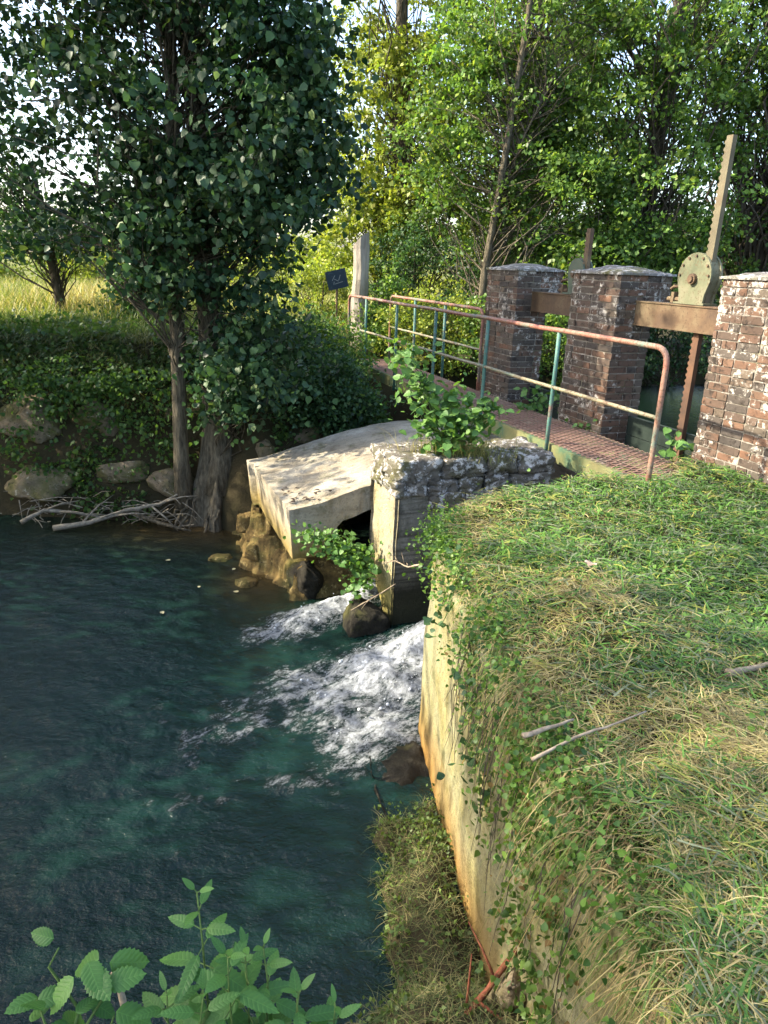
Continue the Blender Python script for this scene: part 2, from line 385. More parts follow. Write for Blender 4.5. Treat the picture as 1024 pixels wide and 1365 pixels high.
# ================================================================= water
def m_water(name, deep, bumps, foam=True):
    t = NT(name)
    n1 = t.noise(8, 5, 0.6, stretch=(1.0, 1.4, 1)); n2 = t.noise(26, 4, 0.62, stretch=(1, 1.2, 1))
    h = t.math('ADD', n1, t.math('MULTIPLY', n2, 0.35))
    big = t.noise(0.9, 4, 0.6)
    c = t.mix(t.ramp(big, [(0.3, 0.0), (0.7, 1.0)]), deep, tuple(x * 0.75 for x in deep))
    t.b.inputs['IOR'].default_value = 1.33
    if foam:
        a = t.n('ShaderNodeAttribute', attribute_name='Col')
        sp = t.n('ShaderNodeSeparateColor'); t.l(a.outputs['Color'], sp.inputs[0])
        fm = sp.outputs[0]; shal = sp.outputs[1]; aer = sp.outputs[2]
        c = t.mix(shal, c, (0.045, 0.03, 0.012)); c = t.mix(t.math("MULTIPLY", aer, 0.18), c, (0.010, 0.05, 0.05))
        rot = t.n('ShaderNodeMapping'); rot.inputs['Rotation'].default_value = (0, 0, -0.75); t.l(t.pos(), rot.inputs[0])
        k1 = t.noise(13, 8, 0.75, rot.outputs[0], (0.62, 1.15, 1)); k2 = t.noise(48, 6, 0.78, rot.outputs[0], (0.75, 1.1, 1))
        kk = t.math('ADD', t.math('MULTIPLY', k1, 0.6), t.math('MULTIPLY', k2, 0.4))
        gate = t.n('ShaderNodeMapRange'); t.l(fm, gate.inputs[0]); gate.inputs[1].default_value = 0.03; gate.inputs[2].default_value = 0.34
        q = t.math('ADD', fm, t.math('MULTIPLY', t.math('MULTIPLY', t.math('SUBTRACT', kk, 0.5), 3.4), gate.outputs[0]))
        fac = t.ramp(q, [(0.32, 0.0), (0.56, 0.38), (1.0, 1.0)])
        c = t.mix(fac, c, (0.68, 0.72, 0.77))
        mr = t.n('ShaderNodeMapRange'); t.l(fac, mr.inputs[0]); mr.inputs[3].default_value = 0.06; mr.inputs[4].default_value = 0.7
        t.l(mr.outputs[0], t.b.inputs['Roughness'])
        h = t.math('ADD', h, t.math('MULTIPLY', fac, 1.3))
    t.l(c, t.b.inputs['Base Color'])
    if not foam: t.b.inputs['Roughness'].default_value = 0.05
    t.b.inputs['Specular IOR Level'].default_value = 0.5
    t.bump(h, bumps, 0.03); return t.m
M_POOL = m_water('pool_water_surface', (0.0045, 0.0175, 0.013), 0.85)
M_UPW = m_water('upstream_water_surface', (0.004, 0.010, 0.007), 0.25, False)

wx = np.concatenate([np.linspace(-40, -6, 30), np.arange(-5.8, -1.8, 0.03), np.arange(-1.8, 1.6, 0.0125)])
wy = np.concatenate([np.arange(1.0, 3.2, 0.03), np.arange(3.2, 7.2, 0.0125), np.arange(7.2, 9.6, 0.06)])
X, Y = np.meshgrid(wx, wy)
def jet(x, y, p, q, w0, w1, soft=0.25):
    """elongated foam tongue from p to q: along 0..1 and strength"""
    p = np.array(p); q = np.array(q); e = q - p; L = np.hypot(*e); e /= L
    u = ((x - p[0]) * e[0] + (y - p[1]) * e[1]) / L; v = -(x - p[0]) * e[1] + (y - p[1]) * e[0]
    wid = w0 + (w1 - w0) * np.clip(u, 0, 1)
    return u, np.exp(-(v / wid) ** 2 * 1.2) * sstep(-0.1, 0.02, u) * sstep(1.0 + soft, 1.0 - soft * 1.6, u)
wob = 0.12 * fbm(X, Y, 2.2, 3)
u1, j1 = jet(X + wob, Y + wob, (0.95, 5.55), (-0.85, 4.30), 0.28, 0.55)
u1b, j1b = jet(X + wob, Y - wob, (0.45, 5.1), (-0.28, 3.62), 0.36, 0.42)
u2, j2 = jet(X + wob, Y + wob, (0.25, 6.25), (-1.2, 5.3), 0.19, 0.33)
foam = np.clip(np.maximum(np.maximum(j1 * 1.0, j1b * 0.85), j2 * 0.95), 0, 1)
rag = fbm(X, Y, 3.4, 5, 0.6)
d1 = (u1 * 1.4 + rag * 0.5); 
foam = np.clip(foam * (1 + 0.0 * d1) + rag * 0.48 * sstep(0.05, 0.5, foam), 0, 1)
foam *= 0.80
trail = (0.35 + 0.65 * sstep(-0.1, 0.5, fbm(X + 0.5 * fbm(X, Y, 1.1), Y, 5.0, 4))) * np.exp(-(((X + 0.7) / 1.3) ** 2 + ((Y - 4.1) / 1.3) ** 2)) * 0.40
foam = np.maximum(foam, trail)
aer = np.clip(np.exp(-(((X + 0.5) / 1.6) ** 2 + ((Y - 4.2) / 1.3) ** 2)) * 0.8 + foam * 0.5, 0, 1)
shal = np.exp(-(((X + 2.2) / 1.3) ** 2 + ((Y - 7.9) / 0.55) ** 2)) + np.exp(-(((X + 1.2) / 0.35) ** 2 + ((Y - 6.6) / 0.5) ** 2))
shal = np.clip(shal * 0.9, 0, 0.9)
turb = np.clip(foam * 1.1, 0, 1)
Zw = WZ + 0.014 * fbm(X, Y * 1.5, 1.7, 4) + 0.016 * fbm(X * 0.7 + Y * .4, Y * 1.3, 4.5, 3) * (0.6 + 0.9 * np.exp(-(((X + 3.0) / 1.3) ** 2 + ((Y - 6.0) / 1.2) ** 2)))
Zw += turb * (0.09 * fbm(X * .8 - Y * .5, Y * .9 + X * .3, 4.2, 3) + 0.035 * np.abs(fbm(X, Y, 9, 3)) + 0.008 * fbm(X, Y, 24, 2))
Zw += 0.50 * j1 * np.clip(1 - u1 * 1.25, 0, 1) ** 1.5 + 0.34 * j2 * np.clip(1 - u2 * 1.1, 0, 1) ** 1.3
nx, ny = len(wx), len(wy); idx = np.arange(nx * ny).reshape(ny, nx)
F = np.stack([idx[:-1, :-1], idx[:-1, 1:], idx[1:, 1:], idx[1:, :-1]], -1).reshape(-1, 4)
put('pool_water', mk('pool_water', np.stack([X, Y, Zw], -1).reshape(-1, 3), F, M_POOL, True, np.stack([foam, shal, aer], -1).reshape(-1, 3)), kind='structure')
# droplets and froth lumps thrown up by the two cascades
fv = np.argwhere(foam > 0.55); pick = fv[rng.choice(len(fv), 500)]
ico = np.array([[1, 0, 0], [-1, 0, 0], [0, 1, 0], [0, -1, 0], [0, 0, 1], [0, 0, -1]], float)
icf = np.array([[0, 2, 4], [2, 1, 4], [1, 3, 4], [3, 0, 4], [2, 0, 5], [1, 2, 5], [3, 1, 5], [0, 3, 5]])
bm = bmesh.new(); bmesh.ops.create_icosphere(bm, subdivisions=1, radius=1); 
ico = np.array([v.co[:] for v in bm.verts]); icf = np.array([[v.index for v in f.verts] for f in bm.faces]); bm.free()
c = np.array([[X[i, j], Y[i, j], Zw[i, j]] for i, j in pick]); c[:, 2] += rng.exponential(0.018, len(c)) - 0.002
r = 0.0015 + rng.exponential(0.0022, len(c))
V = (c[:, None] + ico[None] * (r[:, None] * np.ones(3))[:, None, :]).reshape(-1, 3)
F = (icf[None] + (np.arange(len(c)) * len(ico))[:, None, None]).reshape(-1, 3)
t = NT('foam_white'); M_FOAM = t.base((0.62, 0.66, 0.70), 0.5, 0.4)
put('water_spray', tag(put('x', mk('water_spray', V, F, M_FOAM, True)), 'fine white spray and froth above the two cascades', 'spray', kind='stuff').data, kind='stuff')
bpy.data.objects.remove(bpy.data.objects['x'])
tag(bpy.data.objects['water_spray'], 'fine white spray and froth above the two cascades', 'spray')
# upstream river
me = mk('river_water', [BR(-6, 0.9, UZ)[:], BR(-1.5, 0.9, UZ)[:], BR(6.5, 0.9, UZ)[:], BR(6.5, 60, UZ)[:], BR(-6, 60, UZ)[:]], [[0, 1, 2, 3, 4]], M_UPW)
put('river_water', me, kind='structure')

# ================================================================= retaining wall on the near bank
def wall_grid(path, z0, z1, batter, nu, nv, thick, amp):
    """wall following a plan path (face line at the base); returns MB-like V,F with face, top, back and ends"""
    P = np.array(path, float); seg = np.hypot(*np.diff(P, axis=0).T); cum = np.concatenate([[0], np.cumsum(seg)])
    U = np.linspace(0, cum[-1], nu); px = np.interp(U, cum, P[:, 0]); py = np.interp(U, cum, P[:, 1])
    tx = np.gradient(px); ty = np.gradient(py); L = np.hypot(tx, ty); nxn, nyn = -ty / L, tx / L    # into the bank
    rows = []
    prof = [(0, z) for z in np.linspace(z0, z1, nv)] + [(thick * a, z1 + 0.01) for a in (0.1, 0.5, 1.0)] + [(thick, z0)]
    for off, z in prof:
        h = (z - z0) / (z1 - z0)
        o = off + batter * h
        rows.append(np.stack([px + nxn * o, py + nyn * o, np.full(nu, z)], -1))
    V = np.array(rows)
    for a in range(V.shape[0] - 1):
        for b in range(nu):
            d = amp * nz(V[a, b], 2.3, 5) + amp * 0.3 * nz(V[a, b], 14, 3)
            V[a, b, 0] += nxn[b] * d; V[a, b, 1] += nyn[b] * d
            if a >= nv: V[a, b, 2] += d * 0.6
    m = V.shape[0]; idx = np.arange(m * nu).reshape(m, nu)
    F = [list(q) for q in np.stack([idx[:-1, :-1], idx[1:, :-1], idx[1:, 1:], idx[:-1, 1:]], -1).reshape(-1, 4)]
    F.append(list(idx[:, 0])); F.append(list(idx[::-1, -1]))
    return V.reshape(-1, 3), F
V, F = wall_grid([(0.27, 4.18), (0.36, 3.4), (0.47, 2.6), (0.66, 1.35), (0.80, 0.6)], -1.75, -0.10, 0.05, 80, 34, 0.24, 0.018)
o = put('retaining_wall', mk('retaining_wall', V, F, M_WALL, True))
tag(o, 'pale yellowish concrete retaining wall between the pool and the grassy bank', 'wall')
me = o.data
for p in me.polygons: p.use_smooth = len(p.vertices) == 4

# ================================================================= spillway slab
prof = [(0.0, -0.49), (0.15, -0.47), (0.35, -0.42), (0.55, -0.36), (0.75, -0.305), (0.95, -0.25), (1.2, -0.19), (1.6, -0.13), (2.0, -0.11), (2.6, -0.16), (3.0, -0.30)]
ps = np.array(prof); ss = np.linspace(0, 3.0, 61); zz = np.interp(ss, ps[:, 0], ps[:, 1]); zz = np.convolve(np.pad(zz, 4, mode='edge'), np.ones(9) / 9, 'valid')
ks = np.linspace(0, 1.78, 30)
slab = thing('spillway_slab', 'pale concrete spillway slab sloping down to a blunt toe beside the pool', 'spillway', SK(0, 0, -1.4))
V = []; 
for k in ks:
    for s, z in zip(ss, zz):
        edge = 0.03 * nz((s, k * 0.3, 1), 1.7)
        p = SK(s - 0.05 * (k > 1.6) + edge * (s < 0.1), k + 0.02 * nz((s * 3, k, 4), 1.5) * (k < .05), z + 0.008 * nz((s, k, 2), 5)); V.append(p[:])
nk, ns = len(ks), len(ss); idx = np.arange(nk * ns).reshape(nk, ns)
F = np.stack([idx[:-1, :-1], idx[:-1, 1:], idx[1:, 1:], idx[1:, :-1]], -1).reshape(-1, 4)[:, ::-1].tolist()
V = [list(v) for v in V]
# underside: thick toe block, arched soffit behind it
th = lambda s: 0.20 + 0.27 * float(sstep(0.50, 0.30, s)) + 0.05 * math.sin(s * 3)
n0 = len(V)
for k in ks:
    for s, z in zip(ss, zz):
        p = SK(s - 0.05 * (k > 1.6) + (0.03 if s < 0.1 else 0), k, z - th(s) * (1 + 0.06 * nz((s, k, 7), 3))); V.append(list(p))
low = idx + n0
F += np.stack([low[:-1, :-1], low[1:, :-1], low[1:, 1:], low[:-1, 1:]], -1).reshape(-1, 4)[:, ::-1].tolist()
for j in range(ns - 1):
    F.append([idx[0, j], low[0, j], low[0, j + 1], idx[0, j + 1]]); F.append([idx[-1, j + 1], low[-1, j + 1], low[-1, j], idx[-1, j]])
for i in range(nk - 1):
    F.append([idx[i, 0], idx[i + 1, 0], low[i + 1, 0], low[i, 0]]); F.append([idx[i + 1, -1], idx[i, -1], low[i, -1], low[i + 1, -1]])
put('apron', mk('apron', V, [[int(i) for i in f] for f in F], M_SLAB), slab)
# ragged ochre ledge of rock and earth under the toe, falling in steps to the water
gs = np.linspace(-0.62, 0.75, 84); gk = np.linspace(-0.10, 1.95, 110); GS, GK = np.meshgrid(gs, gk)
bnd = -0.16 - 0.30 * sstep(0.15, 1.0, GK) + 0.16 * fbm(GS * 0 + GK, GK, 2.6, 3)
up_ = sstep(0, 1, (GS - bnd + 0.12 * fbm(GS, GK, 5, 4)) / 0.42)
stp = np.floor(up_ * 4 + 0.35 * fbm(GS, GK, 4, 3)) / 4; Hh = -1.66 + 0.78 * (0.45 * up_ + 0.55 * np.clip(stp, 0, 1)) + 0.10 * fbm(GS, GK, 5.5, 5, .6) + 0.035 * fbm(GS, GK, 19, 3)
Hh = np.minimum(Hh - 0.12, -0.92 - 0.25 * sstep(0.30, 0.05, GK) - 0.6 * sstep(0.12, -0.06, GK))
px_ = T0[0] + B2[0] * GS + A2[0] * GK; py_ = T0[1] + B2[1] * GS + A2[1] * GK
idx = np.arange(GS.size).reshape(GS.shape)
F = np.stack([idx[:-1, :-1], idx[:-1, 1:], idx[1:, 1:], idx[1:, :-1]], -1).reshape(-1, 4)
LEDGE = (np.stack([px_, py_, Hh], -1).reshape(-1, 3), F)

# ================================================================= rocks and stones
def rock_mesh(name, size, mat, box=0.5, amp=0.18, seed=0, sub=4, fine=0.05):
    bm = bmesh.new(); bmesh.ops.create_icosphere(bm, subdivisions=sub, radius=1)
    off = Vector((seed * 3.7, seed * 1.3, seed * 5.1))
    for v in bm.verts:
        c = v.co.copy(); m = max(abs(c.x), abs(c.y), abs(c.z)); cube = c / m
        c = c.lerp(cube, box)
        c *= 1 + amp * noise.fractal(c * 1.1 + off, 1, 2, 3) + fine * noise.fractal(c * 4.5 + off, 1, 2, 3)
        v.co = Vector((c.x * size[0], c.y * size[1], c.z * size[2])) * 0.5
    me = bpy.data.meshes.new(name); bm.to_mesh(me); bm.free(); me.materials.append(mat)
    me.polygons.foreach_set('use_smooth', np.ones(len(me.polygons), bool))
    return me
def rubble_mesh(name, size, mat, seed, n=15, amp=0.05, smooth=False):
    """angular stone: hull of random points, subdivided and roughened"""
    r = random.Random(seed); bm = bmesh.new()
    for _ in range(n):
        v = Vector((r.gauss(0, 1), r.gauss(0, 1), r.gauss(0, 1))).normalized(); v = v.lerp(v / max(abs(v.x), abs(v.y), abs(v.z)), 0.55) * r.uniform(.8, 1.05)
        bm.verts.new(v)
    res = bmesh.ops.convex_hull(bm, input=bm.verts[:])
    bmesh.ops.delete(bm, geom=[v for v in bm.verts if not v.link_faces], context='VERTS')
    bmesh.ops.bevel(bm, geom=bm.edges[:], offset=0.07, segments=1, affect='EDGES')
    bmesh.ops.triangulate(bm, faces=bm.faces[:])
    for _ in range(3): bmesh.ops.subdivide_edges(bm, edges=[e for e in bm.edges if e.calc_length() > 0.14], cuts=1)
    bmesh.ops.triangulate(bm, faces=bm.faces[:])
    off = Vector((seed * 2.1, seed * .7, seed * 1.9))
    for v in bm.verts:
        v.co *= 1 + amp * 1.2 * noise.fractal(v.co * 2.2 + off, 1, 2, 4) + amp * .5 * noise.fractal(v.co * 8 + off, 1, 2, 3)
        v.co = Vector((v.co.x * size[0], v.co.y * size[1], v.co.z * size[2])) * 0.5
    me = bpy.data.meshes.new(name); bm.to_mesh(me); bm.free(); me.materials.append(mat)
    if smooth: me.polygons.foreach_set('use_smooth', np.ones(len(me.polygons), bool))
    return me
def rock(name, label, loc, size, mat, rz=0, box=0.5, amp=0.18, seed=0, cat='rock', group=None, tilt=(0, 0)):
    o = put(name, rubble_mesh(name, size, mat, seed, 26 if mat is M_ROCKWET else 14, 0.09, True))
    o.location = loc; o.rotation_euler = (tilt[0], tilt[1], rz)
    return tag(o, label, cat, group)
ANG = math.atan2(A2[1], A2[0])

# ---- divide wall: concrete nose + stone courses
dw = thing('divide_wall', 'grey stone and concrete divide wall with a lichen-covered top, between spillway and sluice', 'wall', SK(0.73, -0.7, -1.5))
mb = MB()
S0, S1, K0, K1 = 0.73, 2.30, -0.70, -0.10
nu, nv = 40, 26
V = []; F = []
def facegrid(fn, nu, nv, V=V, F=F):
    b = len(V)
    for i in range(nu):
        for j in range(nv):
            p = fn(i / (nu - 1), j / (nv - 1)); d = 0.016 * nz(p, 4.5, 5); n = Vector(p) - SK(1.7, -0.4, p[2])
            n.z = 0; V.append(tuple(Vector(p) + n.normalized() * d))
    for i in range(nu - 1):
        for j in range(nv - 1):
            F.append([b + i * nv + j, b + (i + 1) * nv + j, b + (i + 1) * nv + j + 1, b + i * nv + j + 1])
VN = []; FN = []; facegrid(lambda u, v: SK(S0 + 0.03 * v, K1 + (K0 - K1) * u, -1.75 + 1.56 * v), 16, 30, VN, FN)
put('nose_face', mk('nose_face', VN, FN, M_NOSE, True), dw)
facegrid(lambda u, v: SK(S0 + (S1 - S0) * u, K0 + 0.02 * v, -1.75 + 1.56 * v), 40, 30)
facegrid(lambda u, v: SK(S1 - (S1 - S0) * u, K1, -1.75 + 1.56 * v), 20, 30)
facegrid(lambda u, v: SK(S0 + (S1 - S0) * u, K0 + (K1 - K0) * v, -0.195), 30, 12)
put('concrete_body', mk('concrete_body', V, F, M_DIVIDE, True), dw)
sid = 0
for (row, z0, hgt) in ((0, -0.20, 0.13), (1, -0.08, 0.17)):
    s = S0 - 0.01
    while s < S1 - 0.1:
        L = (random.uniform(0.22, 0.42) if row == 0 else random.uniform(0.26, 0.5))
        if row == 1 and s < S0 + 0.05: L = 0.42
        L = min(L, max(0.12, S1 + 0.02 - s))
        for kk0, kk1 in ((K0 - 0.012, K0 + 0.30), (K0 + 0.29, K1 + 0.012)):
            sid += 1; big = (row == 1 and s < S0 + 0.3)
            me = rock_mesh('cap_stone', (L * 0.98, (kk1 - kk0) * 0.99, hgt * (1.25 if big else 1.04)), M_STONE, 0.82, 0.22, sid, 4, 0.13)
            mt = Matrix.Translation(SK(s + L / 2, (kk0 + kk1) / 2, z0 + hgt / 2 + random.uniform(-.012, .012))) @ Matrix.Rotation(ANG - math.pi / 2 + random.uniform(-.03, .03), 4, 'Z')
            put('cap_stone', me, dw, mt)
        s += L
# lower courses of masonry showing on the near face
for row, z0 in enumerate((-0.36, -0.54)):
    s = S0 + 0.30 + 0.1 * row
    while s < 1.6:
        L = random.uniform(0.24, 0.4); sid += 1
        me = rock_mesh('face_stone', (L * 0.97, 0.10, 0.165), M_STONE if row == 0 else M_DIVIDE, 0.88, 0.08, sid, 3, 0.05)
        put('face_stone', me, dw, Matrix.Translation(SK(s + L / 2, K0 + 0.03, z0 + 0.085)) @ Matrix.Rotation(ANG - math.pi / 2, 4, 'Z')); s += L

rock('boulder', 'dark wet boulder splitting the cascade at the foot of the divide wall', SK(0.52, -0.60, -1.40), (0.50, 0.46, 0.56), M_ROCKWET, 0.4, 0.3, 0.2, 3)
rock('boulder', 'dark wet boulder in the foam against the foot of the concrete wall', (0.17, 3.80, -1.53), (0.46, 0.70, 0.34), M_ROCKWET, 0.25, 0.3, 0.25, 17)
rock('boulder', 'dark boulder under the leafy shrub below the slab', SK(0.22, 0.22, -1.28), (0.34, 0.5, 0.5), M_ROCKWET, 0.6, 0.4, 0.2, 12)
tag(put('rock_ledge', mk('rock_ledge', LEDGE[0], LEDGE[1], M_ROCKY, True)), 'ragged ochre ledge of rock and earth between the slab toe and the water', 'ledge')
for i, (s, k, z, sz, lb) in enumerate((
        (-0.12, 1.48, -1.10, (0.26, 0.32, 0.22), 'squarish ochre rock on the ledge beside the tree roots'),
        (-0.16, 0.92, -1.22, (0.24, 0.30, 0.20), 'angular ochre rock on the ledge below the middle of the slab toe'),
        (-0.46, 1.22, -1.42, (0.32, 0.30, 0.14), 'flat ochre rock half under water furthest out from the slab'),
        (-0.30, 0.55, -1.40, (0.24, 0.26, 0.14), 'dark ochre rock just breaking the water nearest the shrub'))):
    rock('rock', lb, SK(s, k, z), sz, M_ROCKY, i * 0.7, 0.55, 0.55, 20 + i)
rock('concrete_chunk', 'broken block of concrete lying at the near foot of the wall', (0.53, 2.03, -1.02), (0.17, 0.18, 0.22), M_BANKSTONE, 0.4, 0.85, 0.1, 31, 'concrete block', tilt=(0.2, 0.1))

# stones of the old far bank wall
far_st = [(-4.35, 8.62, -0.34, 0.85, 0.5, 0.62), (-3.55, 8.75, -0.30, 0.75, 0.5, 0.55), (-4.1, 8.27, -1.02, 0.95, 0.5, 0.50), (-3.15, 8.42, -0.86, 0.75, 0.5, 0.40),
          (-2.55, 8.33, -0.98, 0.66, 0.45, 0.50), (-1.50, 8.36, -0.62, 0.62, 0.5, 0.55), (-0.95, 8.62, -0.42, 0.5, 0.45, 0.4), (-5.3, 8.45, -0.9, 0.9, 0.5, 0.55), (-2.75, 8.9, -0.25, 0.6, 0.5, 0.4)]
lbs = ['large buff stone block highest at the left edge of the far bank', 'buff stone block half hidden by ivy high on the far bank', 'long low buff stone block near the waterline at the left edge',
       'buff stone block behind the green ground cover on the far bank', 'pale lichened stone block just left of the leaning poplar roots', 'squared stone block right of the poplar trunk above the slab',
       'small stone block under the bushes behind the slab', 'buff stone block outermost along the far bank', 'dark stone block in shade between the upper bank stones']
for i, (q, lb) in enumerate(zip(far_st, lbs)):
    rock('stone_block', lb, (q[0], q[1] - .02, q[2]), q[3:], M_BANKSTONE, random.uniform(-.25, .25), 0.8, 0.14, 40 + i, 'stone', 'stone blocks of the far bank', (random.uniform(-.12, .12), random.uniform(-.12, .12)))

# ================================================================= brick piers
def brick_mesh(L, W, H, seed):
    r = random.Random(seed); c = 0.006
    pts = []
    for sx in (-1, 1):
        for sy in (-1, 1):
            for sz in (-1, 1):
                j = [r.uniform(-0.003, 0.003) for _ in range(3)]; ch = c * r.uniform(0.5, 1.8)
                x, y, z = sx * L / 2 + j[0], sy * W / 2 + j[1], sz * H / 2 + j[2]
                pts += [(x - sx * ch, y, z - sz * ch * .0), (x, y - sy * ch, z), (x, y, z - sz * ch)]
    bm = bmesh.new(); vs = [bm.verts.new(p) for p in pts]
    res = bmesh.ops.convex_hull(bm, input=vs)
    me = bpy.data.meshes.new('brick'); bm.to_mesh(me); bm.free(); me.materials.append(M_BRICK); return me
CH = 0.066
BM = {L: [brick_mesh(L, 0.10, CH - 0.011, 100 + i + int(L * 1000)) for i in range(5)] for L in (0.205, 0.100, 0.15, 0.06)}
def pier(label, k0, k1, b0, b1, b1low, zlow, zsplit, ztop, z0, faces, group='brick piers of the sluice'):
    """k0..k1 along the bridge, b0..b1 upstream; below zsplit only to b1low"""
    t = thing('brick_pier', label, 'pier', BR(k0, b0, z0), group)
    mb = MB(); e = 0.007
    mb.box(BR((k0 + k1) / 2, (b0 + b1low) / 2, (z0 + zsplit) / 2)[:], (k1 - k0 - 2 * e, b1low - b0 - 2 * e, zsplit - z0), RM)
    mb.box(BR((k0 + k1) / 2, (b0 + b1) / 2, (zsplit + ztop) / 2 + 0.001)[:], (k1 - k0 - 2 * e, b1 - b0 - 2 * e, ztop - zsplit), RM)
    put('mortar_core', mb.mesh('mortar_core', M_MORTAR), t)
    hid = MB(); n = int(round((ztop - z0) / CH))
    for c in range(n):
        z = z0 + (c + 0.5) * CH; bb = b1 if z > zsplit else b1low
        for side in ('down', 'near', 'far', 'up'):
            ln = (k1 - k0) if side in ('down', 'up') else (bb - b0)
            first = (c % 2 == 0) == (side in ('down', 'up'))
            a = 0.0 if first else 0.102; end = ln if first else ln - 0.102
            pieces = []; x = a; head = (c % 2 == 1)
            while x < end - 0.03:
                rem = end - x
                L = 0.205 if rem > 0.2 else 0.15 if rem > 0.14 else 0.10 if rem > 0.085 else 0.06
                if head and (len(pieces) % 2 == 1) and rem > 0.1: L = 0.10
                pieces.append((x, min(L, rem - 0.004))); x += L + 0.011
            for (x, L) in pieces:
                key = min(BM, key=lambda q: abs(q - L)); me = random.choice(BM[key])
                jit = random.uniform(-0.005, 0.005)
                if side == 'down': loc = BR(k0 + x + L / 2, b0 + 0.05 + jit, z); rz = ANG
                elif side == 'up': loc = BR(k0 + x + L / 2, bb - 0.05 + jit, z); rz = ANG
                elif side == 'near': loc = BR(k0 + 0.05 + jit, b0 + x + L / 2, z); rz = ANG + math.pi / 2
                else: loc = BR(k1 - 0.05 + jit, b0 + x + L / 2, z); rz = ANG + math.pi / 2
                if side in faces:
                    mt = Matrix.Translation(loc) @ Matrix.Rotation(rz + random.uniform(-.015, .015), 4, 'Z') @ Matrix.Diagonal((L / key, 1, 1, 1))
                    put('brick', me, t, mt)
                else:
                    R = np.array(Matrix.Rotation(rz, 3, 'Z')); hid.box(loc[:], (L, 0.1, CH - 0.011), R)
    put('rear_bricks', hid.mesh('rear_bricks', M_BRICK), t, kind='stuff')
    # low mortar coping, weathered pyramid
    V = []; F = []; m = 15
    for i in range(m):
        for j in range(m):
            u, v = i / (m - 1), j / (m - 1)
            h = 0.065 * min(1, 1.3 * (1 - max(abs(u - .5), abs(v - .5)) * 2)) + 0.012
            p = BR(k0 - 0.02 + (k1 - k0 + 0.04) * u, b0 - 0.02 + (b1 - b0 + 0.04) * v, ztop + h)
            p.z += 0.012 * nz(p, 7); V.append(p[:])
    for i in range(m - 1):
        for j in range(m - 1): F.append([i * m + j, i * m + j + 1, (i + 1) * m + j + 1, (i + 1) * m + j])
    ring = [i * m for i in range(m)] + [(m - 1) * m + j for j in range(1, m)] + [i * m + m - 1 for i in range(m - 2, -1, -1)] + [j for j in range(m - 2, 0, -1)]
    b = len(V)
    for q in ring: V.append((V[q][0], V[q][1], ztop - 0.008))
    for a in range(len(ring)):
        c2 = (a + 1) % len(ring); F.append([ring[a], ring[c2], b + c2, b + a])
    put('coping', mk('coping', V, F, M_COPING, True), t)
    return t
pier('brick pier with black and white lichen, middle one of the three beside the footbridge', 1.62, 2.40, 0.80, 1.40, 1.22, 0, 1.10, 1.585, -0.593, ('down', 'near'))
pier('shaded brick pier furthest from the grass, behind the bridge railing', 3.50, 4.25, 0.80, 1.42, 1.22, 0, 1.10, 1.585, -0.593, ('down', 'near'))
pier('brick pier at the right edge, standing at the near end of the footbridge', -0.52, 0.38, 0.80, 1.60, 1.60, 0, 1.10, 1.585, -0.065, ('down', 'far'))

# ================================================================= footbridge
fb = thing('footbridge', 'narrow steel footbridge with rusty grating and red and green pipe railing', 'footbridge', BR(0, 0, -0.1))
KE = 7.3
def beam(b):
    mb = MB()
    mb.box(BR(KE / 2 - 0.1, b, 0.0)[:], (KE + 0.2, 0.010, 0.15), RM)
    mb.box(BR(KE / 2 - 0.1, b + (0.03 if b < .3 else -0.03), 0.071)[:], (KE + 0.2, 0.052, 0.008), RM)
    mb.box(BR(KE / 2 - 0.1, b + (0.03 if b < .3 else -0.03), -0.071)[:], (KE + 0.2, 0.052, 0.008), RM)
    return mb
put('side_beam', beam(0.03).mesh('side_beam', M_BEAM), fb); put('side_beam', beam(0.72).mesh('side_beam', M_BEAM), fb)
for i in range(8):
    mb = MB(); mb.box(BR(0.3 + i * 0.95, 0.375, 0.02)[:], (0.05, 0.66, 0.05), RM); put('cross_member', mb.mesh('cross_member', M_RUST), fb)
# expanded-metal grating: two families of slanting strands
mb = MB(); W = 0.66; pitch = 0.070; nseg = 22
for fam in (1, -1):
    k = -0.4
    while k < KE + 0.4:
        a = (k, 0.045); b = (k + fam * 0.36, 0.045 + W)
        k0c, k1c = a[0], b[0]
        # clip to the deck length
        t0, t1 = 0.0, 1.0
        lo, hi = -0.15, KE
        if k1c != k0c:
            ta, tb = (lo - k0c) / (k1c - k0c), (hi - k0c) / (k1c - k0c)
            if ta > tb: ta, tb = tb, ta
            t0, t1 = max(t0, ta), min(t1, tb)
        if t1 - t0 > 0.03:
            pa = BR(k0c + (k1c - k0c) * t0, 0.045 + W * t0, 0.084); pb = BR(k0c + (k1c - k0c) * t1, 0.045 + W * t1, 0.084)
            d = (pb - pa); L = d.length; d.normalize()
            R = np.array(((d.x, -d.y, 0), (d.y, d.x, 0), (0, 0, 1)))
            mb.box(((pa + pb) / 2 + Vector((0, 0, 0.001 * fam)))[:], (L, 0.007, 0.007), R)
        k += pitch
put('deck_grating', mb.mesh('deck_grating', M_GRATE), fb)
def bend(p0, p1, p2, r, n=6):
    """fillet at p1"""
    a = p1 + (p0 - p1).normalized() * r; c = p1 + (p2 - p1).normalized() * r
    return [(a * (1 - t) ** 2 + p1 * 2 * t * (1 - t) + c * t * t) for t in [i / n for i in range(n + 1)]]
def sag(pts, amp=0.006, seed=0): return [p + Vector((amp * nz((p.x + seed, p.y, 1), 1.1), amp * nz((p.y, p.x + seed, 3), 1.1), amp * nz((p.x, p.y + seed, 5), 1.4))) for p in pts]
def lerp(a, b, n): return [a + (b - a) * (i / n) for i in range(1, n)]
RZ = 1.10
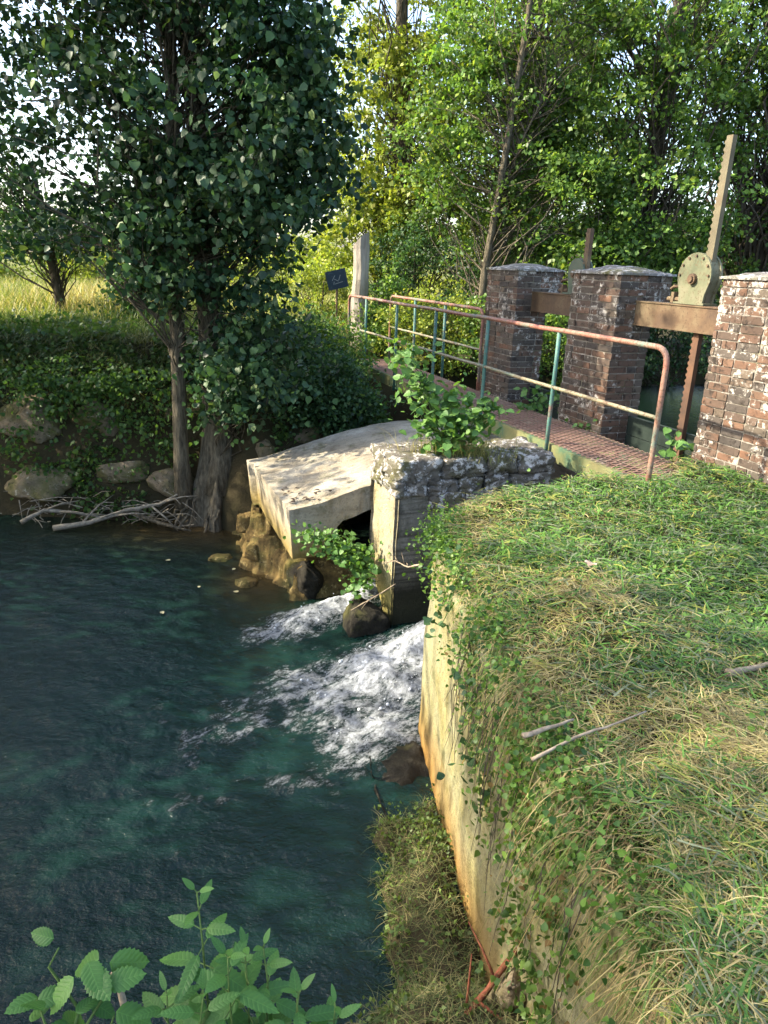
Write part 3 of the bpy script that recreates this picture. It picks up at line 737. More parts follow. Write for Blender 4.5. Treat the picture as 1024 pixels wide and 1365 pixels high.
def rail(k0, k1, b, zb0, zb1, name0='handrail'):
    p0, p1, p2, p3 = BR(k0, b, zb0), BR(k0, b, RZ), BR(k1, b, RZ), BR(k1, b, zb1)
    c1 = bend(p0, p1, p2, 0.13); c2 = bend(p1, p2, p3, 0.13)
    pts = [p0] + lerp(p0, c1[0], 4) + c1 + lerp(c1[-1], c2[0], 24) + c2 + lerp(c2[-1], p3, 4) + [p3]
    mb = MB(); mb.tube(sag(pts), 0.0215, 10); put('handrail', mb.mesh('handrail', M_RAIL, True), fb)
    mb = MB(); mb.tube(sag([BR(k0, b, 0.6)] + lerp(BR(k0, b, 0.6), BR(k1, b, 0.6), 16) + [BR(k1, b, 0.6)]), 0.017, 8); put('mid_rail', mb.mesh('mid_rail', M_MIDRAIL, True), fb)
rail(-0.06, 7.45, -0.005, 0.02, 0.0)
for i, k in enumerate((1.32, 2.64, 3.96, 5.28, 6.55)):
    mb = MB(); mb.tube(sag([BR(k, -0.012, -0.09), BR(k, -0.012, 0.3), BR(k, -0.008, 0.7), BR(k, -0.005, RZ - 0.01)], 0.01, k), 0.019, 8); o = put('post', mb.mesh('post', M_POST, True), fb)
    mb = MB(); mb.tube([BR(k, -0.045, -0.03), BR(k, 0.02, -0.03)], 0.011, 6); put('bolt', mb.mesh('bolt', M_RUST), o)
rail(4.15, 7.45, 0.725, 0.05, 0.0)
for k in (5.3, 6.4):
    mb = MB(); mb.tube([BR(k, 0.735, -0.06), BR(k, 0.73, RZ - 0.01)], 0.019, 8); put('post', mb.mesh('post', M_POST, True), fb)

# ================================================================= sluice hoists
def hoist(label, k, kb0, kb1, b, ztop, fl=1.0):
    M_OLIVE = M_OLIVE0 if fl == 1 else M_OLIVED
    t = thing('sluice_hoist', label, 'hoist', BR(k, b, 1.1), 'rack hoists on the sluice piers')
    mb = MB(); kc = (kb0 + kb1) / 2; L = kb1 - kb0
    mb.box(BR(kc, b - 0.06, 1.24)[:], (L, 0.010, 0.20), RM); mb.box(BR(kc, b, 1.345)[:], (L, 0.15, 0.012), RM); mb.box(BR(kc, b, 1.134)[:], (L, 0.15, 0.012), RM)
    put('support_beam', mb.mesh('support_beam', M_RUST), t)
    # rounded gear case: plate profile in the plane of the beam, extruded upstream
    def case(bf, bt, r, name, mat, zc):
        r *= 1.0 if fl == 1 else 0.72
        prof = [(-r * 0.72, 1.357), (-r * 0.78, 1.445)]
        for i in range(15):
            q = math.pi * (1.06 - 1.12 * i / 14); prof.append((r * math.cos(q), zc + r * math.sin(q)))
        prof += [(r * 0.78, 1.445), (r * 0.72, 1.357)]
        V = []; n = len(prof)
        for bb in (bf, bt):
            for (x, z) in prof: V.append(BR(k - x, bb, z)[:])
        F = [list(range(n))[::-1], [n + i for i in range(n)]] + [[i, (i + 1) % n, n + (i + 1) % n, n + i] for i in range(n)]
        return put(name, mk(name, V, F, mat), t)
    gp = case(b - 0.055, b - 0.035, 0.195, 'gear_plate', M_OLIVE, 1.585); case(b - 0.034, b + 0.05, 0.175, 'gear_case', M_OLIVE, 1.60); case(b + 0.051, b + 0.07, 0.195, 'gear_plate', M_OLIVE, 1.585)
    mb = MB(); mb.box(BR(k, b, 1.364)[:], (0.36, 0.15, 0.016), RM); put('base_plate', mb.mesh('base_plate', M_OLIVE), t)
    mb = MB(); mb.tube([BR(k, b - 0.10, 1.565), BR(k, b - 0.05, 1.565)], 0.028, 10); mb.tube([BR(k, b - 0.085, 1.565), BR(k, b - 0.055, 1.565)], 0.045, 12); put('axle', mb.mesh('axle', M_RUST), t)
    mb = MB(); mb.tube([BR(k + 0.13, b - 0.03, 1.505), BR(k + 0.25, b - 0.03, 1.495), BR(k + 0.28, b - 0.03, 1.475)], 0.014, 7); put('crank_stub', mb.mesh('crank_stub', M_RUST), t)
    mb = MB(); mb.tube([BR(k + 0.14, b - 0.03, 1.390), BR(k + 0.30, b - 0.03, 1.390)], 0.02, 7); mb.box(BR(k + 0.22, b - 0.03, 1.405)[:], (0.035, 0.06, 0.09), RM); put('ratchet', mb.mesh('ratchet', M_RUST), t)
    for i in range(7):
        q = math.pi * (0.02 + 0.96 * i / 6); x, z = 0.168 * math.cos(q), 1.585 + 0.168 * math.sin(q)
        mb = MB(); mb.tube([BR(k - x, b - 0.068, z), BR(k - x, b - 0.055, z)], 0.011, 6); put('bolt', mb.mesh('bolt', M_RUST), gp)
    # toothed rack: the bar above the case, its rusty lower length below the beam
    kr = k - 0.10
    def bar(za, zb, name, mat):
        prof = [(0.030, za), (-0.040, za), (-0.040, zb), (0.026, zb)]; z = zb - 0.03
        while z > za + 0.05:
            prof.extend([(0.026, z), (0.040, z - 0.010), (0.040, z - 0.026), (0.026, z - 0.036)]); z -= 0.052
        n = len(prof); V = [BR(kr + x, bb, q)[:] for bb in (b - 0.022, b + 0.022) for (x, q) in prof]
        F = [[n + i for i in range(n)], list(range(n))[::-1]] + [[i, (i + 1) % n, n + (i + 1) % n, n + i] for i in range(n)]
        put(name, mk(name, V, F, mat), t)
    bar(1.36, ztop, 'toothed_rack', M_RUST if fl < 1 else M_RACK); bar(-0.5, 1.12, 'gate_rod', M_RODDARK)
    # gate hung on the rack
    g = None
    for i in range(4):
        mb = MB(); mb.box(BR(kc, b + 0.05, -0.42 + i * 0.19)[:], (L - 0.02, 0.045, 0.182), RM); put('gate_plank', mb.mesh('gate_plank', M_GATE), t)
    return t
hoist('olive iron rack hoist with rounded gear case and tall toothed bar beside the right pier', 0.93, 0.385, 1.615, 1.07, 2.66)
hoist('smaller-looking rusty rack hoist behind, between the two further brick piers', 2.68, 2.405, 3.495, 1.07, 2.02, 0.5)

# old post and sign at the far end of the bridge
o = thing('gate_post', 'weathered grey gate post with a broken top beyond the bridge end', 'post', (-0.55, 13.2, -0.2))
V = []; F = []
bm = bmesh.new(); bmesh.ops.create_cone(bm, segments=10, radius1=0.17, radius2=0.14, depth=2.2, cap_ends=True)
bmesh.ops.subdivide_edges(bm, edges=[e for e in bm.edges if abs(e.verts[0].co.z - e.verts[1].co.z) > 1], cuts=12)
for v in bm.verts:
    v.co += Vector((nz(v.co, 3), nz(v.co + Vector((5, 0, 0)), 3), 0)) * 0.03
    if v.co.z > 1.0: v.co.z += 0.9 * v.co.x + 0.05 * nz(v.co, 9)
    v.co.z += 1.1; v.co += Vector((-0.55, 13.2, -0.2))
me = bpy.data.meshes.new('shaft'); bm.to_mesh(me); bm.free(); put('shaft', me, o, mat=M_OLDPOST)
sg = thing('sign', 'small dark blue square notice board tilted on a thin stake', 'sign', (-0.92, 12.6, 0.0))
Rt = Matrix.Rotation(RAD(-14), 3, 'Y')
t = NT('sign_face'); f = t.noise(14, 3, 0.5, stretch=(1, 1, 3)); M_SIGN = t.base(t.ramp(f, [(0.60, (0.012, 0.028, 0.045)), (0.66, (0.03, 0.05, 0.07))]), 0.5, 0.3)
t = NT('sign_marks'); M_SMARK = t.base((0.16, 0.19, 0.20), 0.6)
sc0 = Vector((-0.92, 12.6, 1.33))
mb = MB(); mb.box(sc0[:], (0.34, 0.012, 0.30), Rt); put('panel', mb.mesh('panel', M_SIGN), sg)
mb = MB()
for (x, z, L, a) in ((-0.05, 0.03, 0.10, 50), (-0.01, -0.01, 0.08, -35), (0.05, 0.02, 0.09, 60), (0.02, -0.06, 0.14, 5), (-0.06, -0.05, 0.05, 70)):
    c = sc0 + Rt @ Vector((x, -0.0085, z)); mb.box(c[:], (L, 0.003, 0.010), Matrix.Rotation(RAD(-14 - a), 3, 'Y'))
put('worn_marks', mb.mesh('worn_marks', M_SMARK), sg)
mb = MB(); mb.tube([(-0.92, 12.62, -0.1), (-0.92, 12.62, 1.25)], 0.018, 7); put('stake', mb.mesh('stake', M_RUST), sg)

# ================================================================= foliage tools
def unit(v): return v / (np.linalg.norm(v, axis=-1, keepdims=True) + 1e-9)
LEAF4 = (np.array([[0, 0, 0], [.36, .48, .10], [0, 1, -.05], [-.36, .48, .10]]), np.array([[0, 1, 2, 3]]))
LEAF6 = (np.array([[0, 0, 0], [.44, .22, .08], [.36, .58, .07], [0, 1, -.08], [-.36, .58, .07], [-.44, .22, .08]]), np.array([[0, 1, 2, 3], [0, 3, 4, 5]]))
LEAFR = (np.array([[0, 0, 0], [.40, .35, .08], [.34, .80, .05], [0, 1, -.04], [-.34, .80, .05], [-.40, .35, .08]]), np.array([[0, 1, 2, 3], [0, 3, 4, 5]]))
BLADE = (np.array([[-.5, 0, 0], [.5, 0, 0], [.3, .6, .12], [-.3, .6, .12], [0, 1, .35]]), None)
def frames(n, updir=0.6, tip=None, tipw=0.0):
    nrm = unit(rng.normal(size=(n, 3)) + np.array([0, 0, updir]))
    d = rng.normal(size=(n, 3)); 
    if tip is not None: d = d * (1 - tipw) + np.asarray(tip) * tipw * 1.6
    d = unit(d - nrm * (d * nrm).sum(-1, keepdims=True)); return d, nrm
def cloud(P, size, shape=LEAF6, updir=0.6, tip=None, tipw=0.0, cols=((.03, .08, .02), (.1, .18, .04)), power=1.0, d=None, nrm=None):
    n = len(P); T, FF = shape
    if d is None: d, nrm = frames(n, updir, tip, tipw)
    x = np.cross(d, nrm)
    s = np.asarray(size).reshape(-1, 1, 1) * np.ones((n, 1, 1))
    V = P[:, None] + s * (T[None, :, :1] * x[:, None] + T[None, :, 1:2] * d[:, None] + T[None, :, 2:3] * nrm[:, None])
    F = (FF[None] + (np.arange(n) * len(T))[:, None, None]).reshape(-1, FF.shape[1])
    u = rng.random((n, 1)) ** power
    C = np.array(cols[0]) * (1 - u) + np.array(cols[1]) * u
    if len(cols) > 2:
        m = rng.random(n) < 0.06; C[m] = np.array(cols[2]) * rng.uniform(.7, 1.2, (m.sum(), 1))
    return V.reshape(-1, 3), F, np.repeat(C, len(T), 0)
def joinc(L):
    V = []; F = []; C = []; n = 0
    for v, f, c in L: V.append(v); F.append(f + n); C.append(c); n += len(v)
    return np.concatenate(V), np.concatenate(F), np.concatenate(C)
SUNV = np.array(sun_dir)
def in_ell(n, c, r, shell=0.35):
    d = unit(rng.normal(size=(n, 3))); q = shell + (1 - shell) * rng.random((n, 1)) ** 0.5
    return np.array(c) + d * q * np.array(r)

def curve_pts(a, b, sagz=0.0, wig=0.1, n=5):
    a = Vector(a); b = Vector(b); L = (b - a).length; o = []
    for i in range(n + 1):
        t = i / n; p = a.lerp(b, t); p.z += sagz * L * 4 * t * (1 - t)
        if 0 < i < n: p += Vector((random.uniform(-1, 1), random.uniform(-1, 1), random.uniform(-.5, .5))) * wig * L * 0.25
        o.append(p)
    return o
def tree(name, label, trunks, ells, clumps, per, lsize, cols, mat=M_LEAF, shape=LEAF4, crad=(0.22, 0.45), group=None, bark=M_BARKD, updir=0.6, tip=None, tipw=0.0, drop=None, cat='tree', power=1.0, twig_r=0.006, shell=0.35):
    """trunks: list of (points, radii); ells: list of (centre, radii, weight)"""
    t = thing(name, label, cat, trunks[0][0][0], group)
    allp = []
    for pts, rad in trunks:
        mb = MB(); mb.tube(pts, rad, 10 if rad[0] > 0.06 else 7); put('trunk', mb.mesh('trunk', bark, True), t)
        for i in range(len(pts) - 1):
            for q in range(6): allp.append((Vector(pts[i]).lerp(Vector(pts[i + 1]), q / 6), rad[i] + (rad[i + 1] - rad[i]) * q / 6))
    w_ = np.array([e[2] for e in ells], float); w_ /= w_.sum()
    cs = []
    for e, q in zip(ells, rng.multinomial(clumps, w_)): cs.append(in_ell(q, e[0], e[1], shell))
    cs = np.concatenate(cs)
    if drop is not None: cs = cs[~drop(cs)]
    mb = MB(); AP = np.array([p[:] for p, _ in allp])
    for c in cs:
        low = AP[:, 2] - c[2]
        dd = np.linalg.norm((AP - c) * np.array([1, 1, 0.6]), axis=1) + np.where(low > -0.15, 1.5 + low, 0)
        p, r = allp[int(random.choice(np.argsort(dd)[:9]))]
        L = (Vector(c) - p).length; rr = min(r * 0.6, 0.006 + twig_r * L * 0.8)
        pts = curve_pts(p, c, random.uniform(-.05, .16), 0.5, 4); mb.tube(pts, [rr * (1 - .8 * i / 4) for i in range(5)], 5 if rr > 0.015 else 3, False)
    if mb.n: put('branches', mb.mesh('branches', bark, True), t)
    n = rng.poisson(per, len(cs)); tot = n.sum(); cc = np.repeat(cs, n, 0)
    cr = np.repeat(rng.uniform(crad[0], crad[1], len(cs)), n)[:, None]
    ax_ = np.array([trunks[0][0][-1][0], trunks[0][0][-1][1], 0.0]); dr = cs - ax_; dr[:, 2] = 0; dr = unit(dr + rng.normal(0, .5, (len(cs), 3)) * 0.8); dr[:, 2] = rng.uniform(-.75, .15, len(cs)); dr = np.repeat(unit(dr), n, 0)
    P = cc + dr * rng.uniform(-1.15, 1.15, (tot, 1)) * cr + rng.normal(size=(tot, 3)) * cr * np.array([.36, .36, .24])
    tone = np.repeat(rng.uniform(0.55, 1.35, (len(cs), 1)), n, 0)
    V, F, C = cloud(P, lsize * rng.uniform(.45, 1.3, tot), shape, updir, tip, tipw, cols, power)
    C = C * np.repeat(tone, len(shape[0]), 0)
    put('crown', mk('crown', V, F, mat, False, C), t, kind='stuff')
    return t
def leaf_obj_mesh(name, L, W, mat, teeth=0, fold=0.12, curl=0.12, tip=1.0, lobes=0):
    """one broad leaf with midrib fold, +Y to the tip"""
    n = 7; V = []; F = []
    for i in range(n + 1):
        t = i / n; w = W * 0.5 * (math.sin(math.pi * min(1, t ** 0.72 * 1.0)) ** 0.9 if 0 < i < n else 0.0)
        y = L * t; z = -curl * L * t * t
        V.append((0, y, z))
        if 0 < i < n:
            tt = 0.90 if (teeth and i % 2) else 1.0
            for sgn in (-1, 1):
                V.append((sgn * w * 0.55, y - L * 0.01, z + fold * w * 0.7)); V.append((sgn * w * tt, y + L * 0.03 * (1 if teeth else 0), z + fold * w * (0.7 + 0.2 * math.sin(i * 2.1))))
    id_ = lambda i, q: 0 if i == 0 else (len(V) - 1 if i == n else 1 + (i - 1) * 5 + q)
    for i in range(n):
        for a, b in ((0, 1), (1, 2), (0, 3), (3, 4)):
            if i == 0: f = [0, id_(1, a), id_(1, b)]
            elif i == n - 1: f = [id_(i, a), id_(i, b), len(V) - 1]
            else: f = [id_(i, a), id_(i, b), id_(i + 1, b), id_(i + 1, a)]
            if a == 3 or b == 3: f = f[::-1]
            F.append(f)
    return mk(name, V, F, mat, True)
def serr_leaf(name, L, W, mat, nt_=8):
    """serrated leaf (nettle): toothed outline, midrib fold"""
    V = []; F = []; rows = nt_ * 2 + 1
    for i in range(rows + 1):
        t = i / rows; w = W * 0.5 * (1.55 * (t ** 0.55) * (1 - t) ** 0.85) / 0.95
        w *= 1.07 if (i % 2 and i < rows) else 0.91
        y = L * t - (0.0 if i % 2 == 0 else -0.35 * L / rows); z = -0.16 * L * t * t
        V += [(0, L * t, z), (w * .55, L * t + .2 * (y - L * t), z + w * .16), (w, y, z + w * .10), (-w * .55, L * t + .2 * (y - L * t), z + w * .16), (-w, y, z + w * .10)]
    for i in range(rows):
        a, b = i * 5, (i + 1) * 5
        F += [[a, a + 1, b + 1, b], [a + 1, a + 2, b + 2, b + 1], [a + 3, a, b, b + 3], [a + 4, a + 3, b + 3, b + 4]]
    return mk(name, V, F, mat, True)
def orient(loc, d, n, s=1.0, flip=0):
    d = Vector(d).normalized(); n = Vector(n); n = (n - d * n.dot(d)).normalized(); x = d.cross(n)
    m = Matrix((x, d, n)).transposed().to_4x4(); m.translation = loc
    return m @ Matrix.Scale(s, 4)

# ================================================================= trees
DARK = ((.022, .062, .028), (.062, .125, .045), (.10, .16, .05))
POPC = ((.010, .036, .018), (.056, .115, .042), (.12, .18, .06))
MID = ((.05, .12, .028), (.16, .26, .05), (.25, .33, .06))
BRIGHT = ((.11, .17, .025), (.30, .35, .06), (.38, .40, .08))

# ---- the big poplar on the far bank, two stems from one root plate
pop = tree('poplar_tree', 'tall two-stemmed poplar with dark glossy leaves rooted above the water at the slab toe', [
        ([(-1.98, 8.22, -1.05), (-1.96, 8.26, -0.6), (-2.0, 8.30, 0.0), (-2.02, 8.34, 0.8), (-2.1, 8.5, 2.2), (-2.2, 8.7, 4.5), (-2.15, 8.8, 7.5)], [0.24, 0.175, 0.155, 0.15, 0.13, 0.10, 0.03]),
        ([(-2.36, 8.08, -1.2), (-2.38, 8.10, -0.6), (-2.36, 8.12, 0.2), (-2.34, 8.12, 1.2), (-2.28, 8.14, 2.6), (-2.24, 8.18, 4.6), (-2.4, 8.2, 6.8)], [0.125, 0.09, 0.085, 0.08, 0.075, 0.055, 0.02])],
    [((-2.0, 8.2, 3.2), (1.35, 1.1, 1.9), 3.0), ((-1.30, 8.0, 2.4), (0.70, 0.8, 1.8), 2.2), ((-1.45, 7.9, 0.55), (0.45, 0.45, 0.65), 0.9), ((-0.95, 7.9, 2.9), (0.45, 0.5, 1.0), 0.8),
     ((-3.2, 8.3, 2.9), (1.0, 1.0, 1.3), 0.55), ((-2.2, 8.4, 5.6), (1.9, 1.6, 2.0), 2.4), ((-2.15, 8.0, 1.9), (0.75, 0.6, 0.9), 0.8), ((-1.85, 7.95, 0.5), (0.55, 0.4, 0.6), 0.35), ((-3.3, 8.4, 1.75), (0.9, 0.9, 0.35), 0.35), ((-4.0, 8.0, 2.9), (0.45, 0.6, 1.1), 0.25), ((-3.4, 8.1, 3.9), (0.8, 0.6, 0.5), 0.5)],
    600, 62, 0.078, POPC, M_LEAFD, LEAF6, (0.20, 0.42), None, M_BARK, 0.5, (0, 0, -1), 0.45, drop=lambda c: ((c[:, 0] > -1.22) & (c[:, 2] < 1.95) & (c[:, 2] > 0.55)) | ((c[:, 0] > -1.0) & (c[:, 2] <= 0.6)))
# buttressed root flare running down the eroded bank, and a few loose roots
V = []; F = []; m_, q_ = 56, 26
for i in range(q_):
    u = i / (q_ - 1); z = -0.30 - 1.25 * u; r = 0.150 + 0.04 * u + 0.20 * u ** 2.6
    for j in range(m_):
        a = 2 * math.pi * j / m_
        lob = 1 + (0.06 + 0.30 * u) * (math.sin(5 * a + 2.2 * u) * .6 + math.sin(8 * a - 1.5 + u) * .4) + 0.18 * u * nz((math.cos(a) * 2, math.sin(a) * 2, z * 2.2), 1.3, 4)
        V.append((-1.99 - 0.10 * u + r * 1.15 * lob * math.cos(a), 8.27 - 0.12 * u + r * lob * .9 * math.sin(a), z))
for i in range(q_ - 1):
    for j in range(m_): F.append([i * m_ + j, (i + 1) * m_ + j, (i + 1) * m_ + (j + 1) % m_, i * m_ + (j + 1) % m_])
put('root_flare', mk('root_flare', V, F, M_BARK, True), pop)
mb = MB()
for i in range(10):
    a = random.uniform(-2.9, -0.2); x0, y0 = -2.05 + 0.3 * math.cos(a), 8.18 + 0.22 * math.sin(a); r = random.uniform(.5, .75)
    p = curve_pts((x0, y0, random.uniform(-1.25, -1.05)), (-2.08 + r * math.cos(a), 8.15 + r * .7 * math.sin(a), -1.47), .08, 0.3, 6); rr = random.uniform(.014, .03)
    mb.tube(p, [rr * (1 - .6 * i_ / 6) for i_ in range(7)], 6)
put('surface_roots', mb.mesh('surface_roots', M_BARK, True), pop)
# front leaves large enough to be picked out one by one
pm = [leaf_obj_mesh('leaf', 0.095, 0.085, M_POPLEAF, 0, 0.2, 0.15) for _ in range(2)]
pm2 = leaf_obj_mesh('leaf', 0.085, 0.07, M_SHRUB, 0, 0.2, 0.15)
for i in range(220):
    e = random.choice([((-1.55, 7.5, 0.7), (0.42, 0.25, 0.7)), ((-1.25, 7.3, 2.4), (0.45, 0.3, 0.7)), ((-1.7, 7.2, 2.6), (0.9, 0.3, 1.0)), ((-1.75, 7.65, 0.45), (0.3, 0.15, 0.3))])
    c = in_ell(1, e[0], e[1], 0.1)[0]; put('leaf', random.choice(pm), pop, orient(Vector(c), (random.gauss(0, .6), random.gauss(-.3, .5), -1), (random.gauss(0, .7), -1, random.gauss(.5, .4)), random.uniform(.7, 1.25)))

# shoots on the lower trunk, sunlight on them put into paler leaves
for i in range(46):
    c = in_ell(1, random.choice([(-1.72, 8.0, 0.05), (-2.15, 7.95, 0.1), (-1.8, 8.0, -0.25), (-2.1, 8.0, -0.2)]), (0.16, 0.1, 0.22), 0.1)[0]
    put('leaf', pm2, pop, orient(Vector(c), (random.gauss(0, .6), random.gauss(-.3, .5), -.8), (random.gauss(0, .5), -1, random.gauss(.6, .4)), random.uniform(.5, 1.0)))
def stick(name, label, pts, rad, mat, cat='branch', side=0, group=None):
    mb = MB(); pts = [Vector(p) for p in pts]; dense = []
    for i in range(len(pts) - 1):
        for q in range(4): dense.append(pts[i].lerp(pts[i + 1], q / 4) + Vector((random.gauss(0, 1), random.gauss(0, 1), random.gauss(0, .6))) * rad * 0.14)
    dense.append(pts[-1]); n = len(dense); mb.tube(dense, [rad * (1 - .6 * i / (n - 1)) * random.uniform(.85, 1.12) for i in range(n)], 8)
    for _ in range(side):
        i = random.randrange(2, n - 2); a = dense[i]; d = (dense[i + 1] - dense[i - 1]).normalized()
        v = (d + Vector((random.gauss(0, .7), random.gauss(0, .7), random.gauss(.2, .4)))).normalized(); L = rad * random.uniform(8, 18)
        mb.tube([a, a + v * L * .5, a + v * L + Vector((0, 0, -.1 * L))], [rad * .4, rad * .3, rad * .12], 5)
    return tag(put(name, mb.mesh(name, mat, True)), label, cat, group)
stick('driftwood_root', 'long pale bare root lying along the waterline left of the poplar', [(-3.75, 7.62, -1.36), (-3.35, 7.7, -1.30), (-2.95, 7.82, -1.18), (-2.6, 7.9, -1.12), (-2.4, 8.0, -1.02)], 0.035, M_ROOT, 'root', 5)
stick('driftwood_root', 'shorter forked pale root at the left end of the waterline roots', [(-4.15, 7.72, -1.33), (-3.9, 7.78, -1.2), (-3.6, 7.85, -1.24), (-3.3, 7.9, -1.3)], 0.028, M_ROOT, 'root', 5)
stick('driftwood_root', 'thin dark root arching over the water beneath the poplar', [(-2.9, 7.9, -1.25), (-2.55, 7.75, -1.3), (-2.2, 7.7, -1.36)], 0.03, M_BARK, 'root', 2)
mb = MB()
for i in range(80):
    x = random.uniform(-4.6, -2.2); y = 7.95 + random.uniform(-.12, .25); z = -1.38 + random.uniform(0, .28)
    a = Vector((x, y, z)); v = Vector((random.gauss(0, .25), random.gauss(-.05, .1), random.gauss(-.05, .12))); mb.tube([a, a + v * .5 + Vector((0, 0, .03)), a + v], [0.006, 0.005, 0.002], 4, False)
tag(put('root_tangle', mb.mesh('root_tangle', M_ROOT)), 'tangle of fine bare rootlets and dead stems along the far waterline', 'roots', kind='stuff')

# ---- riverside trees left of the view, unseen; crowns shaped to shade the pool and dapple the bank
LIT = np.array([(-.5, 6.3, -.45, .55), (-.7, 7.2, -.45, .5), (0, 7.2, -.25, .5), (.0, 5.9, -.4, .32), (.35, 3.6, -.5, .45), (.5, 2.3, -.8, .35), (1.0, 3.15, .1, .62), (1.35, 2.45, .1, .35), (1.6, 5.1, .1, .4),
                (2.7, 5.8, .3, .4), (2.0, 7.4, 1.0, .35), (2.6, 6.4, 1.7, .6), (2.0, 5.5, 1.1, .3), (1.3, 6.3, .3, .3), (0.6, 6.3, .3, .3), (-1.2, 7.4, -.9, .4)])
def lit_drop(c):  # removes crown clumps that block the sun from the chosen spots
    out = np.zeros(len(c), bool)
    for q in LIT:
        dlt = c - q[:3]; tt = dlt @ SUNV; pd = np.linalg.norm(dlt - tt[:, None] * SUNV, axis=1)
        out |= (tt > 0) & (pd < q[3] + 0.30)
    return out & (rng.random(len(c)) < 0.93)
tree('riverside_tree', 'big riverside tree left of the view on the far bank, shading the poplar', [([(-8.2, 9.6, -0.2), (-8.1, 9.4, 2), (-7.9, 9.0, 5), (-7.8, 8.8, 9)], [0.3, 0.25, 0.18, 0.05])],
     [((-7.6, 8.7, 3.6), (2.0, 2.6, 3.4), 3), ((-7.6, 8.0, 7.4), (2.2, 2.8, 2.2), 2), ((-7.4, 6.6, 2.2), (1.6, 1.6, 2.6), 1.4)], 300, 70, 0.14, DARK, crad=(.35, .7), group='riverside trees out of view', drop=lit_drop)
tree('riverside_tree', 'big riverside tree left of the view on the near bank, shading the pool', [([(-7.8, 1.2, -0.2), (-7.7, 1.5, 2), (-7.5, 2.2, 5), (-7.5, 2.5, 9)], [0.3, 0.25, 0.18, 0.05])],
     [((-7.4, 3.2, 3.8), (2.0, 2.8, 3.4), 3), ((-7.4, 3.2, 7.6), (2.2, 3.0, 2.2), 2), ((-6.9, 4.2, 1.2), (1.4, 1.6, 1.8), 1.0), ((-7.4, 1.5, 6.4), (1.5, 1.3, 1.7), 1.5)], 240, 70, 0.14, DARK, crad=(.35, .7), group='riverside trees out of view', drop=lit_drop)

# ---- background trees behind the piers
GB = 'trees behind the sluice'
tree('alder_tree', 'slender alder with a thin leaning trunk behind the far brick pier', [([(1.55, 13.2, -0.3), (1.6, 13.2, 1.5), (1.8, 13.2, 3.4), (2.0, 13.3, 5.4), (2.2, 13.4, 8.5)], [0.075, 0.065, 0.055, 0.045, 0.02]), ([(1.72, 13.2, 2.6), (2.1, 13.2, 3.7), (2.6, 13.2, 4.8)], [0.022, 0.018, 0.01])],
     [((1.6, 13.8, 3.6), (1.6, 0.8, 1.7), 2), ((2.4, 13.8, 5.2), (1.9, 1.0, 1.8), 2), ((2.8, 13.3, 2.6), (1.1, 0.7, 0.9), 1)], 330, 85, 0.085, MID, group=GB, crad=(.18, .38), bark=M_BARK)
tree('alder_tree', 'broad dense alder behind the tall rack bar at the right', [([(4.6, 14.2, -0.3), (4.5, 14.2, 2), (4.7, 14.3, 5), (4.6, 14.4, 9)], [0.17, 0.15, 0.12, 0.03])],
     [((4.3, 14.0, 3.2), (1.9, 1.3, 2.3), 3), ((4.4, 14.2, 6.2), (2.4, 1.8, 2.0), 2), ((3.7, 13.3, 1.6), (1.5, 0.8, 1.0), 1.2)], 420, 92, 0.088, MID, group=GB, crad=(.2, .42))
tree('ash_tree', 'tall yellow-green sunlit tree between the poplar and the alder', [([(0.2, 17.5, -0.3), (0.1, 17.5, 3), (0.0, 17.6, 7), (0.1, 17.6, 10)], [0.2, 0.17, 0.12, 0.03])],
     [((0.1, 17.2, 4.0), (1.8, 1.6, 2.4), 3), ((0.0, 17.4, 7.0), (2.0, 1.8, 2.4), 2), ((-0.5, 16.8, 2.2), (1.3, 1.0, 1.2), 1)], 360, 92, 0.105, BRIGHT, group=GB, crad=(.22, .45))
tree('ash_tree', 'rounded sunlit tree deep behind the middle pier', [([(3.0, 18.5, -0.3), (3.0, 18.5, 3), (3.1, 18.6, 9)], [0.2, 0.17, 0.03])],
     [((3.0, 18.2, 4.0), (2.3, 1.6, 2.6), 3), ((3.0, 18.4, 7.4), (2.4, 1.8, 2.4), 2)], 340, 92, 0.105, BRIGHT, group=GB, crad=(.22, .45))
tree('ash_tree', 'dark tree closing the view at the upper right corner', [([(7.4, 15.5, -0.3), (7.4, 15.5, 3), (7.2, 15.6, 9)], [0.2, 0.17, 0.03])],
     [((6.6, 15.0, 6.3), (2.0, 1.6, 1.9), 3), ((7.6, 15.4, 2.0), (1.7, 1.2, 1.1), 1.5), ((6.2, 15.2, 4.2), (0.7, 0.8, 1.0), 0.6)], 280, 92, 0.095, MID, group=GB, crad=(.22, .42))
tree('hedge_tree', 'low dark shrubby tree filling the gap right of the alder', [([(6.0, 17.5, -0.3), (6.0, 17.5, 1.5), (6.1, 17.5, 3)], [0.12, 0.1, 0.03])],
     [((6.0, 17.2, 1.7), (2.0, 1.2, 1.2), 3)], 120, 110, 0.085, MID, group=GB, crad=(.3, .55))
